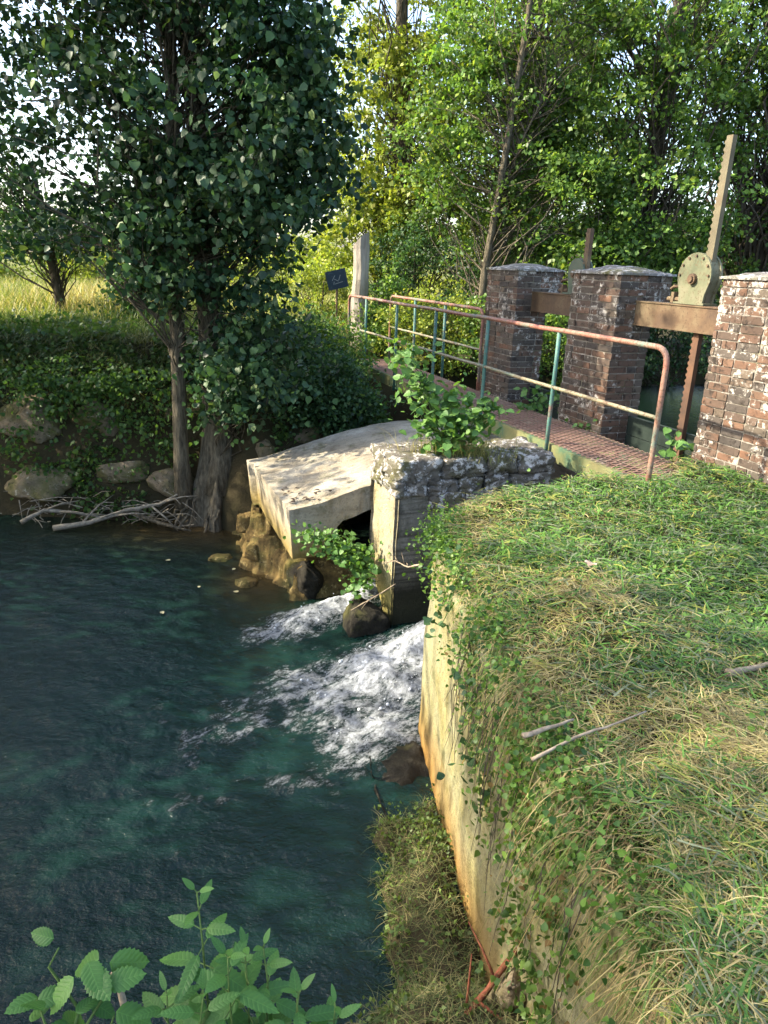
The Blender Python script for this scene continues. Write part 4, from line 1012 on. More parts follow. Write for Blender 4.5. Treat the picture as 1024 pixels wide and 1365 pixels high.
# understory bushes: (label, centre, radii, clumps, colours)
BUSH = [('bright leafy bush behind the railing at the far end of the bridge', (0.75, 12.6, 0.55), (0.85, 0.6, 0.75), 70, BRIGHT),
        ('mid-green bush between the far pier and the bridge railing', (1.75, 12.2, 0.45), (0.8, 0.6, 0.75), 60, MID),
        ('green bush seen between the far and the middle pier', (3.2, 12.9, 0.5), (0.9, 0.6, 0.9), 60, MID),
        ('shaded bush behind the gap beside the tall rack', (4.9, 13.2, 0.5), (1.1, 0.7, 0.9), 70, DARK),
        ('dark bush low behind the right pier', (7.0, 13.9, 0.7), (1.3, 0.8, 1.1), 70, DARK),
        ('ivy-clad bush hugging the right side of the grey gate post', (-0.12, 13.1, 0.75), (0.28, 0.3, 0.85), 40, MID),
        ('dark bush on the bank left of the bridge end', (-1.25, 9.4, 0.25), (0.75, 0.55, 0.6), 70, DARK),
        ('leafy bush overhanging the slab right of the poplar', (-0.75, 8.75, 0.05), (0.6, 0.4, 0.45), 60, DARK),
        ('bush crowding the bridge end under the notice board', (-0.95, 10.9, 0.25), (0.6, 0.6, 0.6), 60, MID),
        ('sunlit pale bush behind the notice board', (-1.5, 14.6, 0.8), (0.9, 0.7, 0.9), 60, BRIGHT),
        ('dark bush hiding the foot of the slender alder', (2.3, 14.2, 1.2), (1.3, 0.8, 1.2), 90, DARK),
        ('dark bush in the deep shade behind the gate post', (0.6, 15.3, 1.3), (1.2, 0.8, 1.3), 90, DARK),
        ('dark hedge bush behind the middle pier', (3.9, 15.6, 1.3), (1.5, 0.8, 1.4), 90, DARK)]
for lb, c, r, n, cl in BUSH:
    z0 = gz(c[0], c[1]); st = []
    for i in range(3): st.append(([(c[0] + random.uniform(-.1, .1), c[1], z0 - 0.1), (c[0] + random.uniform(-.2, .2), c[1], (z0 + c[2]) / 2), (c[0] + random.uniform(-.5, .5) * r[0], c[1], c[2] + r[2] * .5)], [0.022, 0.018, 0.008]))
    tree('bush', lb, st, [(c, r, 1)], n, 100, 0.062, cl, cat='bush', crad=(.16, .32), group='bushes', shell=0.2)

# ---- meadow trees and tall grass on the far left
tree('meadow_tree', 'small dark tree with a bare trunk at the edge of the sunny meadow', [([(-5.75, 13, 0.3), (-5.78, 13, 1.0), (-5.9, 13, 1.9), (-6.0, 13, 3)], [0.10, 0.085, 0.07, 0.03])],
     [((-6.0, 12.9, 1.95), (1.2, 0.8, 0.5), 2), ((-7.0, 13, 3.2), (1.2, 1, 1.2), 2)], 100, 75, 0.085, DARK, crad=(.2, .45), group='trees by the meadow')
tree('meadow_tree', 'young dark tree with ivy on its stem just left of the poplar', [([(-4.15, 12.4, 0.3), (-4.15, 12.4, 1.1), (-4.2, 12.4, 2.6)], [0.07, 0.06, 0.03])],
     [((-4.1, 12.3, 1.1), (0.45, 0.4, 0.6), 2), ((-4.3, 12.4, 2.5), (0.8, 0.6, 0.8), 2)], 60, 80, 0.08, DARK, crad=(.16, .35), group='trees by the meadow')
FARB = [('far hedge bush closing the view behind the far pier', (2.2, 24, 1.6), (2.6, 1.2, 2.0)), ('far hedge bush closing the view behind the middle pier', (6.6, 25, 1.6), (2.6, 1.2, 2.0)), ('far hedge bush closing the view at the right edge', (11.5, 26, 1.4), (3.0, 1.2, 1.9)), ('far hedge bush at the left end of the meadow', (-13.5, 24, 1.1), (2.2, 1.2, 1.3)), ('far hedge bush beyond the small meadow tree', (-9.5, 25, 1.0), (2.0, 1.2, 1.2)), ('far hedge bush behind the poplar trunks', (-5.8, 25, 1.2), (2.2, 1.2, 1.4)), ('far hedge bush behind the gate post gap', (-2.6, 24, 1.3), (2.0, 1.2, 1.6)), ('far hedge bush low on the horizon at the far left', (-18, 27, 1.2), (2.8, 1.2, 1.6))]
for lb, c, r in FARB:
    tree('bush', lb, [([(c[0], c[1], 0), (c[0], c[1], c[2])], [0.06, 0.03])], [(c, r, 1)], 90, 80, 0.13, BRIGHT, cat='bush', crad=(.35, .6), group='bushes', shell=0.2)

def ribbons(P, d, L, W, rise, fall, cols, segs=3, width_up=0.35):
    """curved grass strands as tapered ribbons"""
    n = len(P); L = np.asarray(L).reshape(-1, 1) * np.ones((n, 1)); W = np.asarray(W).reshape(-1, 1) * np.ones((n, 1))
    rise = np.asarray(rise).reshape(-1, 1); fall = np.asarray(fall).reshape(-1, 1)
    side = np.cross(d, np.array([0, 0, 1.0])); side = unit(side + 1e-6); side[:, 2] += rng.uniform(-width_up, width_up, n); side = unit(side)
    V = np.zeros((n, (segs + 1) * 2, 3)); bend_ = unit(np.cross(d, [0, 0, 1.0])) * rng.normal(0, .25, (n, 1))
    for i in range(segs + 1):
        t = i / segs
        c = P + d * L * t + bend_ * L * t * t + np.array([0, 0, 1.0]) * L * (rise * t - fall * t * t)
        w = W * (1 - 0.85 * t ** 1.5) * 0.5
        V[:, 2 * i] = c - side * w; V[:, 2 * i + 1] = c + side * w
    q = np.array([[2 * i, 2 * i + 1, 2 * i + 3, 2 * i + 2] for i in range(segs)])
    F = (q[None] + (np.arange(n) * (segs + 1) * 2)[:, None, None]).reshape(-1, 4)
    return V.reshape(-1, 3), F, np.repeat(cols, (segs + 1) * 2, 0)
def hdir(n):
    a = rng.uniform(0, 2 * math.pi, n); return np.stack([np.cos(a), np.sin(a), np.zeros(n)], -1)
def lerpc(a, b, t): return np.array(a) * (1 - t) + np.array(b) * t

# ---- meadow grass
n = 30000; x = rng.uniform(-16, -0.5, n); y = 9.6 + 14 * rng.random(n) ** 1.4; ok = (poly_sd(x, y, FAR) > 0.9) & (x < -0.6 + 0.02 * y); x, y = x[ok], y[ok]; n = len(x)
P = np.stack([x, y, gh(x, y) - 0.03], -1); d = hdir(n) * 0.35
tall = 0.25 + 0.5 * np.exp(-((x + 5.6) / 1.6) ** 2 - ((y - 15) / 1.6) ** 2) + 0.15 * rng.random(n)
cc = lerpc((.09, .15, .03), (.26, .27, .07), rng.random((n, 1))); dry = rng.random(n) < 0.25 + 0.5 * (tall > 0.55); cc[dry] = lerpc((.30, .26, .11), (.42, .36, .17), rng.random((dry.sum(), 1)))
shade = (y < 12)[:, None]  # nearer blades take a darker green, shade put into their colour
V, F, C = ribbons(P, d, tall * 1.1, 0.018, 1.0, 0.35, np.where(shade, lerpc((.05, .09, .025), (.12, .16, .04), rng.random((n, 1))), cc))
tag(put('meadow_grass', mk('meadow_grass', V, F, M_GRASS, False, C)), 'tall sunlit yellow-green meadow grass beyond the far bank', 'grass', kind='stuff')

# ---- ivy curtains on the far bank face
cs = [(rng.uniform(-4.9, -2.5), rng.uniform(-1.1, 0.35)) for _ in range(24)] + [(rng.uniform(-1.6, -0.3), rng.uniform(-.5, .2)) for _ in range(12)]
L = []
for cx, cz in cs:
    m = int(rng.uniform(60, 190)); x = rng.normal(cx, .16, m); z = cz - rng.exponential(.13, m) + .1; z = np.maximum(z, -1.33)
    y = 8.14 + 0.30 * (z + 1.2) + rng.normal(0, .07, m) + .55 * sstep(-2.2, -0.9, x) * (z + 1.0)
    L.append(cloud(np.stack([x, y, z], -1), .05 * rng.uniform(.6, 1.4, m), LEAF6, .3, (0, -.4, -1), .5, ((.035, .085, .025), (.10, .18, .04))))
V, F, C = joinc(L)
tag(put('ivy_curtain', mk('ivy_curtain', V, F, M_LEAF, False, C)), 'ivy and bramble hanging in ragged curtains over the far bank stones', 'ivy', kind='stuff')
# ---- ground cover on the far bank
n = 44000; x = rng.uniform(-6.0, 0.6, n); y = rng.uniform(7.9, 10.8, n); dfp = poly_sd(x, y, FAR); patch = fbm(x, y, 0.9, 4)
ok = (dfp > 0.06) & (patch > -0.42 + 0.36 * (dfp < 0.9)); x, y = x[ok], y[ok]; n = len(x); z = gh(x, y)
P = np.stack([x, y, z + rng.exponential(0.05, n) + 0.01], -1)
keep = np.ones(n, bool)
for q in far_st: keep &= ~((abs(x - q[0]) < q[3] * .46) & (y < q[1] - 0.05) & (abs(P[:, 2] - q[2]) < q[5] * 0.5) & (rng.random(n) > 0.22))
keep &= ~((abs(x + 2.0) < .32) & (y < 8.35))
P = P[keep]
# let the cover stand off from the steep face toward the water
P[:, 1] -= rng.exponential(0.05, len(P)) * (P[:, 2] < 0.3)
V, F, C = cloud(P, 0.055 * rng.uniform(.6, 1.4, len(P)), LEAF6, 0.7, (0, -1, -0.3), 0.3, ((.03, .075, .022), (.085, .15, .035)))
tag(put('bank_ground_cover', mk('bank_ground_cover', V, F, M_LEAF, False, C)), 'ivy and weeds matting the shaded face of the far bank', 'ground cover', kind='stuff')
n = 14000; x = rng.uniform(-6, -1.2, n); y = rng.uniform(8.7, 11.3, n); P = np.stack([x, y, gh(x, y)], -1)
d = hdir(n) * .5 + np.array([0, -.3, 0]); cc = lerpc((.05, .08, .02), (.20, .19, .08), rng.random((n, 1)) ** 2)
V, F, C = ribbons(P, d, rng.uniform(.2, .5, n), 0.010, .9, .8, cc)
tag(put('bank_grass', mk('bank_grass', V, F, M_GRASS, False, C)), 'long rank grass hanging over the brow of the far bank', 'grass', kind='stuff')

# ================================================================= near bank: mown hay and grass
n = 150000
y = 0.55 + 5.6 * rng.random(n) ** 1.35; x = 0.25 + rng.random(n) * (0.9 + 0.62 * y)
dnp = poly_sd(x, y, NEAR); ok = dnp > 0.02; x, y, dnp = x[ok], y[ok], dnp[ok]; n = len(x)
z = gh(x, y)
fld = fbm(x, y, 1.1, 4); fld2 = fbm(x + 9, y, 3.0, 3)
dryp = 0.36 + 0.16 * sstep(4.2, 3.4, y) * sstep(2.2, 1.2, x) + 0.75 * np.exp(-((x - 0.98) ** 2 / 0.07 + (y - 3.15) ** 2 / 0.22)) + 0.35 * np.exp(-((x - 0.95) ** 2 / 0.3 + (y - 2.1) ** 2 / 0.2)) + 0.3 * sstep(0.5, 0.1, dnp) * (y > 2.5) - 0.6 * np.exp(-((x - 2.3) ** 2 / 1.6 + (y - 4.4) ** 2 / 1.0)) - 0.2 * np.exp(-((x - 1.6) ** 2 / 0.3 + (y - 3.0) ** 2 / 0.5)) + 0.8 * fld + 0.6 * fld2 - 0.10  # hay patches; the strongest also carries the sun patch in its colour
isdry = rng.random(n) < dryp
cg = lerpc((.03, .08, .022), (.15, .30, .06), rng.random((n, 1))); 
cgrey = lerpc((.07, .095, .055), (.25, .28, .17), rng.random((n, 1)))
cd_ = lerpc((.15, .115, .05), (.54, .46, .22), rng.random((n, 1)))
cc = np.where(rng.random((n, 1)) < 0.35, cgrey, cg); cc = np.where(isdry[:, None], cd_, cc)
wilt = (rng.random(n) < 0.12); cc[wilt] = lerpc((.25, .27, .06), (.34, .34, .09), rng.random((wilt.sum(), 1)))
ang = 2.4 * math.pi * fbm(x, y, 1.6, 3) + rng.normal(0, 1.5, n); d = np.stack([np.cos(ang), np.sin(ang), np.zeros(n)], -1)
lay = isdry | (rng.random(n) < 0.6)
pile = np.clip(fbm(x + 3, y + 5, 2.6, 4) * 1.4, 0, 1)
rise = np.where(lay, rng.uniform(0.02, 0.5, n), rng.uniform(0.7, 1.9, n)); fall = rise * rng.uniform(.7, 1.25, n)
L = np.where(lay, rng.uniform(.03, .09, n) + rng.exponential(.03, n), rng.uniform(.03, .10, n)); hgt = np.where(lay, rng.exponential(.014, n) + pile * rng.random(n) * 0.09, 0)
d = np.where(lay[:, None], d, d * 0.5)
V, F, C = ribbons(np.stack([x, y, z - 0.006 + hgt], -1), d, L, np.where(isdry, rng.uniform(.0022, .0055, n), rng.uniform(.0035, .0095, n)) * (0.70 + 0.14 * y), rise, fall, cc)
tag(put('mown_grass', mk('mown_grass', V, F, M_GRASS, False, C)), 'mown green grass and straw-coloured hay matting the near bank', 'grass', kind='stuff')
# taller uncut blades leaning out at the near right corner
n = 1500; y = rng.uniform(.75, 2.0, n); x = 0.72 + rng.random(n) * 1.1; z = gh(x, y); a = rng.normal(2.6, .9, n)
d = np.stack([np.cos(a), np.sin(a), np.zeros(n)], -1) * rng.uniform(.4, .9, (n, 1)); cc = lerpc((.05, .10, .03), (.16, .22, .06), rng.random((n, 1))); q = rng.random(n) < .3; cc[q] = lerpc((.28, .23, .10), (.45, .38, .19), rng.random((q.sum(), 1)))
V, F, C = ribbons(np.stack([x, y, z], -1), d, rng.uniform(.12, .32, n), rng.uniform(.002, .0045, n), rng.uniform(.4, 1.0, n), rng.uniform(.6, 1.2, n), cc, 5)
tag(put('long_grass', mk('long_grass', V, F, M_GRASS, False, C)), 'longer uncut grass blades leaning over at the lower right', 'grass', kind='stuff')

# strands hanging over the wall edge
EP = np.array([(0.40, 4.2), (0.50, 3.4), (0.60, 2.6), (0.72, 1.9), (0.80, 1.3)]); 
n = 3400; u = rng.random(n) ** 0.7 * 4; i0 = np.minimum(u.astype(int), 3); fr = (u - i0)[:, None]
P2 = EP[i0] * (1 - fr) + EP[i0 + 1] * fr; 
P = np.stack([P2[:, 0] - rng.uniform(-.10, .07, n), P2[:, 1], -0.07 + rng.uniform(-.03, .05, n)], -1)
d = unit(np.stack([-rng.uniform(-.25, 1, n), rng.normal(0, .75, n), np.zeros(n)], -1)) * rng.uniform(.35, .8, (n, 1))
cc = lerpc((.06, .11, .03), (.17, .22, .06), rng.random((n, 1))); q = rng.random(n) < .45; cc[q] = lerpc((.26, .21, .09), (.44, .36, .17), rng.random((q.sum(), 1)))
V, F, C = ribbons(P, d, rng.uniform(.08, .36, n) * (0.4 + 0.6 * sstep(3.8, 2.6, P[:, 1])), rng.uniform(.002, .005, n), rng.uniform(.05, .5, n), rng.uniform(.7, 1.5, n), cc, 5)
tag(put('overhanging_grass', mk('overhanging_grass', V, F, M_GRASS, False, C)), 'long grass and dry straw hanging down over the concrete wall', 'grass', kind='stuff')

n = 1100; u = 2.0 + rng.random(n) * 2.0; i0 = np.minimum(u.astype(int), 3); fr = (u - i0)[:, None]
P2 = EP[i0] * (1 - fr) + EP[i0 + 1] * fr; tuft = fbm(P2[:, 1] * 1.0, P2[:, 1] * 0.3, 6, 2)
P = np.stack([P2[:, 0] - rng.uniform(-.08, .08, n), P2[:, 1], -0.05 + rng.uniform(-.06, .06, n)], -1)
d = unit(np.stack([-rng.uniform(.2, 1, n), rng.normal(0.1, .6, n), np.zeros(n)], -1)) * rng.uniform(.2, .6, (n, 1))
cc = lerpc((.07, .12, .03), (.18, .24, .06), rng.random((n, 1))); q = rng.random(n) < .55; cc[q] = lerpc((.12, .08, .035), (.40, .31, .15), rng.random((q.sum(), 1)))
V, F, C = ribbons(P, d, rng.uniform(.15, .5, n) * np.clip(.75 + tuft, .35, 1.3), rng.uniform(.002, .006, n), rng.uniform(-.2, .5, n), rng.uniform(.8, 1.8, n), cc, 6)
tag(put('hanging_straw', mk('hanging_straw', V, F, M_GRASS, False, C)), 'dry straw and long blades hanging down the near half of the wall', 'straw', kind='stuff')

# mats of ivy, moss and dead stems on the face of the wall
cs = [(rng.uniform(1.55, 3.5), rng.uniform(-.95, -.15)) for _ in range(46)]; cs = [c for c in cs if c[1] > -0.22 - 0.42 * (3.4 - c[0])][:26]
L = []
for cy, cz in cs:
    m = int(rng.uniform(30, 110)); y = rng.normal(cy, .09, m); z = cz - rng.exponential(.10, m) + .06
    x = 0.27 + 0.131 * (4.18 - y) + 0.03 * (z + 1.7) - rng.exponential(.025, m) - .012
    L.append(cloud(np.stack([x, y, z], -1), rng.uniform(.010, .036, m), LEAF6, .2, (-.4, 0, -1), .5, ((.035, .08, .02), (.15, .25, .05), (.20, .13, .05))))
V, F, C = joinc(L)
tag(put('wall_ivy', mk('wall_ivy', V, F, M_LEAF, False, C)), 'small-leaved ivy and moss clinging to the face of the concrete wall', 'ivy', kind='stuff')
mb = MB()
for i in range(60):
    y = random.uniform(1.6, 3.3); x = 0.27 + 0.131 * (4.18 - y) + .02; a = Vector((x - .01, y, random.uniform(-.2, -.05)))
    L_ = random.uniform(.2, .75); p = [a]
    for q in range(5): p.append(p[-1] + Vector((random.uniform(-.03, .012), random.gauss(0, .03), -L_ / 5)))
    mb.tube(p, [.0022, .0022, .002, .0018, .0014, .001], 4, False)
tag(put('wall_stems', mb.mesh('wall_stems', M_BARKD)), 'thin dark dead stems hanging down the wall face', 'stems', kind='stuff')

# small weeds in the bank, on the wall edge and on the ledge below
def weeds(name, label, x, y, z, size, cols, up_=0.8, shape=LEAF6):
    V, F, C = cloud(np.stack([x, y, z], -1), size, shape, up_, None, 0, cols)
    return tag(put(name, mk(name, V, F, M_LEAF, False, C)), label, 'weeds', kind='stuff')
def clumpxy(n, cs, sd):
    i = rng.integers(0, len(cs), n); cs = np.array(cs); s = np.asarray(sd); return cs[i, 0] + rng.normal(0, 1, n) * s, cs[i, 1] + rng.normal(0, 1, n) * s
cs = [(rng.uniform(.6, 3.2), rng.uniform(1.0, 5.4)) for _ in range(70)]
x, y = clumpxy(4200, cs, 0.09); ok = poly_sd(x, y, NEAR) > 0.03; x, y = x[ok], y[ok]
weeds('clover_weeds', 'small green broad-leaved weeds scattered through the mown bank', x, y, gh(x, y) + rng.exponential(.025, len(x)), rng.uniform(.012, .032, len(x)), ((.05, .12, .03), (.14, .26, .05)))
cs = [(EP[min(int(t), 3)] * (1 - (t % 1)) + EP[min(int(t) + 1, 4)] * (t % 1)) for t in rng.uniform(0, 3.9, 46)] + [(0.42, 4.3), (0.4, 4.5), (0.5, 4.7), (0.45, 4.1)] * 4
x, y = clumpxy(6500, [c for c in cs], 0.08); x -= 0.03
weeds('wall_top_weeds', 'fresh green weeds growing along the edge of the concrete wall', x, y, -0.10 + rng.normal(0.03, .06, len(x)) - .5 * np.clip(0.42 + 0.125 * (3.9 - y) - x, 0, .3), rng.uniform(.010, .032, len(x)), ((.035, .09, .02), (.16, .28, .05)))
n = 15000; x = rng.uniform(-.12, .75, n); y = rng.uniform(1.5, 3.75, n); z = gh(x, y); ok = (z > -1.42) & (x < 0.27 + 0.131 * (4.18 - y)); x, y, z = x[ok], y[ok], z[ok]; ok = fbm(x, y, 3.2, 3) > rng.uniform(-.5, .35, len(x)); x, y, z = x[ok], y[ok], z[ok]
weeds('ledge_weeds', 'straggling weeds covering the earth ledge at the foot of the wall', x, y, z + rng.exponential(.035, len(x)), rng.uniform(.010, .032, len(x)), ((.05, .09, .025), (.15, .22, .05)), .8, LEAF4)
n = 9000; x = rng.uniform(-.1, .7, n); y = rng.uniform(1.5, 3.7, n); z = gh(x, y); ok = (z > -1.42) & (x < 0.25 + 0.131 * (4.18 - y)); x, y, z = x[ok], y[ok], z[ok]; n = len(x)
cc = lerpc((.06, .09, .03), (.30, .26, .12), rng.random((n, 1)) ** 2)
V, F, C = ribbons(np.stack([x, y, z], -1), hdir(n) * .9, rng.uniform(.04, .15, n), .003, rng.uniform(.2, .9, n), rng.uniform(.3, .9, n), cc)
tag(put('ledge_grass', mk('ledge_grass', V, F, M_GRASS, False, C)), 'wispy grass and cut stems on the earth ledge below the wall', 'grass', kind='stuff')

# ================================================================= single plants whose leaves can be told apart
alder = [leaf_obj_mesh('leaf', 0.075, 0.062, M_SHRUB, 1, 0.18, 0.1), leaf_obj_mesh('leaf', 0.06, 0.05, M_SHRUB, 1, 0.22, 0.2)]
def shrub(name, label, base, tips, nleaf, lscale, cat='shrub', spread=0.09, meshes=alder, filler=0, fcols=((.05, .13, .03), (.16, .29, .06))):
    t = thing(name, label, cat, base); mb = MB(); spots = []
    for tp in tips:
        pts = curve_pts(base, tp, 0.12, 0.25, 6); mb.tube(pts, [0.008 * (1 - .75 * i / 6) for i in range(7)], 5)
        for p in pts[2:]: spots.append(p)
        spots += [pts[-1]] * 2
    put('stems', mb.mesh('stems', M_STEM, True), t)
    for i in range(nleaf):
        p = random.choice(spots) + Vector((random.gauss(0, spread), random.gauss(0, spread), random.gauss(0, spread * .8)))
        d = Vector((random.gauss(0, .8), random.gauss(0, .8), random.gauss(-.15, .35))); nn = Vector((random.gauss(-.1, .4), random.gauss(-.4, .4), 1))
        put('leaf', random.choice(meshes), t, orient(p, d, nn, lscale * random.uniform(.65, 1.2)))
    if filler:
        S = np.array([p[:] for p in spots]); P = S[rng.integers(0, len(S), filler)] + rng.normal(size=(filler, 3)) * spread * np.array([1.1, 1.1, .9])
        V, F, C = cloud(P, .05 * lscale * rng.uniform(.5, 1.2, filler), LEAFR, 1.0, None, 0, fcols); put('small_leaves', mk('small_leaves', V, F, M_LEAF, False, C), t, kind='stuff')
    return t
B_ = SK(1.25, -0.45, 0.05)
shrub('alder_sapling', 'bright green leafy sapling growing on the lichened stones beside the bridge', B_, [B_ + Vector(v) for v in ((-.36, .1, .92), (-.32, .1, .78), (-.22, .1, .62), (0.0, .05, .5), (.18, .0, .42), (.33, .05, .48), (.42, .1, .34), (-.02, -.08, .36), (-.34, .05, .5), (.25, -.1, .25), (.1, .1, .5), (-.3, 0, .66), (-.2, -.1, .3), (.05, -.15, .2), (-.1, -.1, .42), (.3, -.1, .38), (-.36, .08, .85), (.4, .05, .4))], 295, 1.35, spread=.075, filler=420)
n = 900; x = rng.normal(B_.x + .12, .2, n); y = rng.normal(B_.y, .08, n); cc = lerpc((.09, .14, .03), (.40, .33, .14), rng.random((n, 1)))
V, F, C = ribbons(np.stack([x, y, np.full(n, .05)], -1), hdir(n) * .3, rng.uniform(.1, .34, n), .004, 1.0, .3, cc)
tag(put('grass_tuft', mk('grass_tuft', V, F, M_GRASS, False, C)), 'tuft of green and straw-coloured grass under the sapling on the stones', 'grass', kind='stuff')
B_ = SK(0.66, -0.30, -0.98)
shrub('hanging_shrub', 'fresh green shrub reaching over the cascade from the side of the divide wall', B_, [B_ + Vector(v) for v in ((-.62, -.05, .30), (-.52, -.1, .34), (-.42, -.12, .32), (-.3, -.15, .30), (-.2, -.2, .26), (-.08, -.25, .22), (-.02, -.3, .14), (-.06, -.32, .02), (-.1, -.3, -.08), (-.35, -.12, .22), (-.5, -.1, .24), (-.15, -.25, .12), (-.25, -.2, .2))], 295, 0.95, spread=.058, filler=420)
B_ = BR(2.75, 0.78, -0.05)
shrub('pier_plant', 'broad-leaved green plant at the foot of the far pier behind the mid rail', B_, [B_ + Vector(v) for v in ((-.12, -.05, .35), (.1, -.05, .3), (.25, 0, .2), (-.2, 0, .2), (.0, -.1, .42))], 70, 1.3, 'plant', .07)
B_ = BR(1.85, 0.76, 0.0)
shrub('pier_plant', 'small green plant sprouting at the base of the middle pier', B_, [B_ + Vector(v) for v in ((-.1, -.05, .14), (.1, -.05, .16), (.0, -.1, .1), (.22, 0, .08))], 45, 0.9, 'plant', .05)
B_ = BR(0.62, 0.80, 0.0)
shrub('pier_plant', 'yellow-green leafy plant in the gap between grating and right pier', B_, [B_ + Vector(v) for v in ((-.02, -.05, .3), (.06, -.05, .2), (-.08, -.05, .1), (.12, 0, .12))], 26, 1.4, 'plant', .045)
ivy = [leaf_obj_mesh('leaf', 0.055, 0.06, M_POPLEAF, 0, 0.2, 0.1)]
for lb, base, tips in (('dark ivy trailing down the concrete wall below the hay patch', (0.56, 2.9, -0.08), ((-.10, .1, -.28), (-.12, -.05, -.36), (-.09, -.2, -.30), (-.13, .2, -.2), (-.1, -.3, -.45), (-.1, .0, -.5))),
                       ('green creeper spilling over the far corner of the concrete wall', (0.45, 3.75, -0.05), ((-.11, .1, -.1), (-.12, -.1, -.18), (-.12, -.3, -.16), (-.05, .3, -.05)))):
    b = Vector(base); shrub('creeper', lb, b, [b + Vector(v) for v in tips], 80, 0.7, 'creeper', .06, ivy)

# nettles in the foreground
net = [serr_leaf('leaf', 0.10, 0.060, M_NETTLE, 10), serr_leaf('leaf', 0.10, 0.052, M_NETTLE, 11), serr_leaf('leaf', 0.088, 0.055, M_NETTLE, 9)]
def nettle(label, base, tip, pairs, lmax, lean=(0, 0)):
    base = Vector(base); tip = Vector(tip); t = thing('nettle', label, 'nettle', base, 'nettles in the foreground')
    pts = curve_pts(base, tip, 0.0, 0.06, 8); mb = MB(); mb.tube(pts, [0.0045 * (1 - .6 * i / 8) for i in range(9)], 6); put('stem', mb.mesh('stem', M_STEM, True), t)
    rot = random.uniform(0, 3)
    for i in range(pairs):
        u = 0.42 + 0.58 * (i / (pairs - 1)) ** 0.85; q = u * 8; j = min(int(q), 7); p = pts[j].lerp(pts[j + 1], q - j)
        L = lmax * (1 - 0.72 * (i / (pairs - 1)) ** 1.8); rot += math.pi / 2 + random.uniform(-.2, .2)
        for sgn in (0, math.pi):
            a = rot + sgn; el = -0.35 + 1.25 * (i / (pairs - 1)) ** 2.5 + random.uniform(-.2, .2)
            d = Vector((math.cos(a) * math.cos(el), math.sin(a) * math.cos(el), math.sin(el)))
            mb = MB(); e = p + d * L * .22; mb.tube([p, e], [0.0018, 0.0014], 4); stalk = put('leaf_stalk', mb.mesh('leaf_stalk', M_STEM), t)
            put('leaf', random.choice(net), stalk, orient(e, d + Vector((0, 0, -.2)), (random.gauss(0, .15), -.25 + random.gauss(0, .15), 1), L / 0.1))
    return t
nettle('tall nettle standing highest against the dark water', (-0.33, 1.12, -0.62), (-0.385, 1.23, 0.27), 11, 0.15)
nettle('shorter nettle with a pointed tip right of the tallest one', (-0.20, 1.1, -0.55), (-0.235, 1.20, 0.15), 9, 0.13)
nettle('leafy nettle crowding the middle of the bottom edge', (-0.30, 1.05, -0.5), (-0.30, 1.14, 0.19), 9, 0.17)
nettle('broad nettle leaning right at the bottom edge', (-0.20, 1.08, -0.45), (-0.15, 1.15, 0.08), 8, 0.16)
nettle('nettle partly cut off by the bottom edge, left of centre', (-0.42, 1.05, -0.45), (-0.43, 1.12, 0.10), 8, 0.15)
nettle('dense nettle just below the tallest one at the very bottom', (-0.35, 1.02, -0.5), (-0.345, 1.10, 0.13), 8, 0.16)
nettle('slim nettle between the two tallest ones', (-0.26, 1.1, -0.5), (-0.275, 1.19, 0.16), 9, 0.14)
nettle('small nettle at the right side of the nettle clump', (-0.08, 1.1, -0.5), (-0.07, 1.16, 0.03), 7, 0.13)
brd = [serr_leaf('leaf', 0.085, 0.088, M_NETTLE, 8)]
b = Vector((-0.62, 1.0, -0.4))
shrub('bramble', 'rounded-leaf bramble in the bottom left corner', b, [b + Vector(v) for v in ((-.04, .14, .60), (.04, .12, .55), (.08, .1, .46), (-.08, .1, .5), (.12, .08, .4), (0, .1, .45), (.18, .05, .36))], 44, 0.85, 'bramble', .016, brd)
# ================================================================= sticks, leaves and litter
stick('fallen_branch', 'reddish brown dead branch leaning against the foot of the wall', [(0.25, 1.85, -1.16), (0.42, 1.98, -1.03), (0.55, 2.08, -0.92), (0.66, 2.16, -0.84)], 0.017, M_REDTWIG, side=3)
stick('fallen_branch', 'thick pale broken stick at the right edge of the mown grass', [(1.45, 2.63, gz(1.45, 2.63) + .03), (1.6, 2.70, gz(1.6, 2.7) + .035), (1.8, 2.78, gz(1.8, 2.78) + .03)], 0.017, M_TWIG)
stick('fallen_branch', 'short pinkish stick lying at the brink above the wall', [(0.52, 2.16, 0.035), (0.62, 2.20, 0.045), (0.72, 2.25, 0.05)], 0.011, M_TWIG)
stick('fallen_branch', 'long thin bleached twig crossing the hay near the brink', [(0.53, 2.04, 0.03), (0.7, 2.14, 0.055), (0.85, 2.2, 0.07), (0.99, 2.28, 0.075)], 0.007, M_TWIG)
stick('fallen_branch', 'grey twig sticking out of the nettles at the bottom left', [(-0.52, 1.12, -0.06), (-0.54, 1.16, 0.0), (-0.58, 1.2, 0.06)], 0.012, M_TWIG)
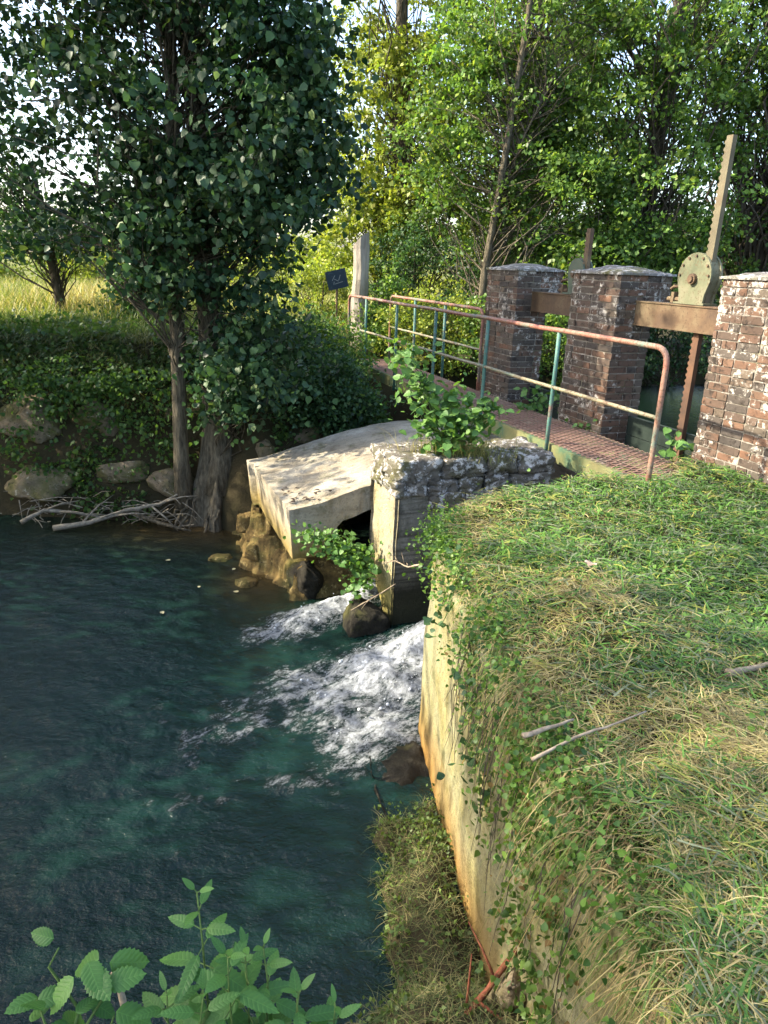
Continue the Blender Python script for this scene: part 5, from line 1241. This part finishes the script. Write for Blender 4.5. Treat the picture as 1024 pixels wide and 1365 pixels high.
stick('dead_twig', 'pale dead twigs caught in the dark slot beside the divide wall', [(0.30, 5.05, -0.55), (0.20, 5.15, -0.62), (0.10, 5.22, -0.60), (0.0, 5.3, -0.66)], 0.008, M_TWIG, 'twig', 5)
stick('dead_twig', 'bare twig trailing over the wet boulder in the cascade', [(0.12, 5.55, -0.95), (-0.05, 5.5, -1.05), (-0.25, 5.45, -1.16)], 0.006, M_TWIG, 'twig', 4)
t = NT('dry_leaf'); f = t.noise(30, 3); M_DRYLEAF = t.base(t.ramp(f, [(.3, (.30, .19, .13)), (.7, (.55, .42, .33))]), .8)
t = NT('brown_leaf'); M_BROWNLEAF = t.base((.05, .03, .02), .8)
o = put('dead_leaf', leaf_obj_mesh('dead_leaf', 0.075, 0.07, M_DRYLEAF, 1, 0.5, 0.3), None, orient(Vector((1.08, 3.48, gz(1.08, 3.48) + .045)), (0.5, .8, .2), (-.2, -.5, 1))); tag(o, 'pale pink dead leaf lying on the hay', 'leaf')
bl = leaf_obj_mesh('fallen_leaf', 0.06, 0.045, M_BROWNLEAF, 1, 0.4, 0.3)
for i in range(16):
    s, k = random.gauss(.16, .09), random.gauss(.35, .22); s = max(.03, s); z = float(np.interp(s, ss, zz))
    o = put('fallen_leaf', bl, None, orient(SK(s, max(.05, k), z + .012), (random.gauss(0, 1), random.gauss(0, 1), .1), (0, 0, 1), random.uniform(.5, 1.1)))
    tag(o, 'small dark dead leaf on the near corner of the concrete slab', 'leaf', 'dead leaves on the slab')
t = NT('floating_leaf'); M_FLOAT = t.base((.45, .40, .22), .7)
fl = leaf_obj_mesh('floating_leaf', 0.06, 0.045, M_FLOAT, 0, 0.1, 0.05)
for (x, y) in ((-1.75, 6.3), (-1.35, 6.2), (-1.95, 5.75), (-2.2, 6.9), (-1.5, 6.75)):
    o = put('floating_leaf', fl, None, orient(Vector((x, y, WZ + .015)), (random.gauss(0, 1), random.gauss(0, 1), 0), (0, 0, 1), random.uniform(.6, 1))); tag(o, 'pale leaf floating on the dark pool by the slab', 'leaf', 'leaves floating on the pool')
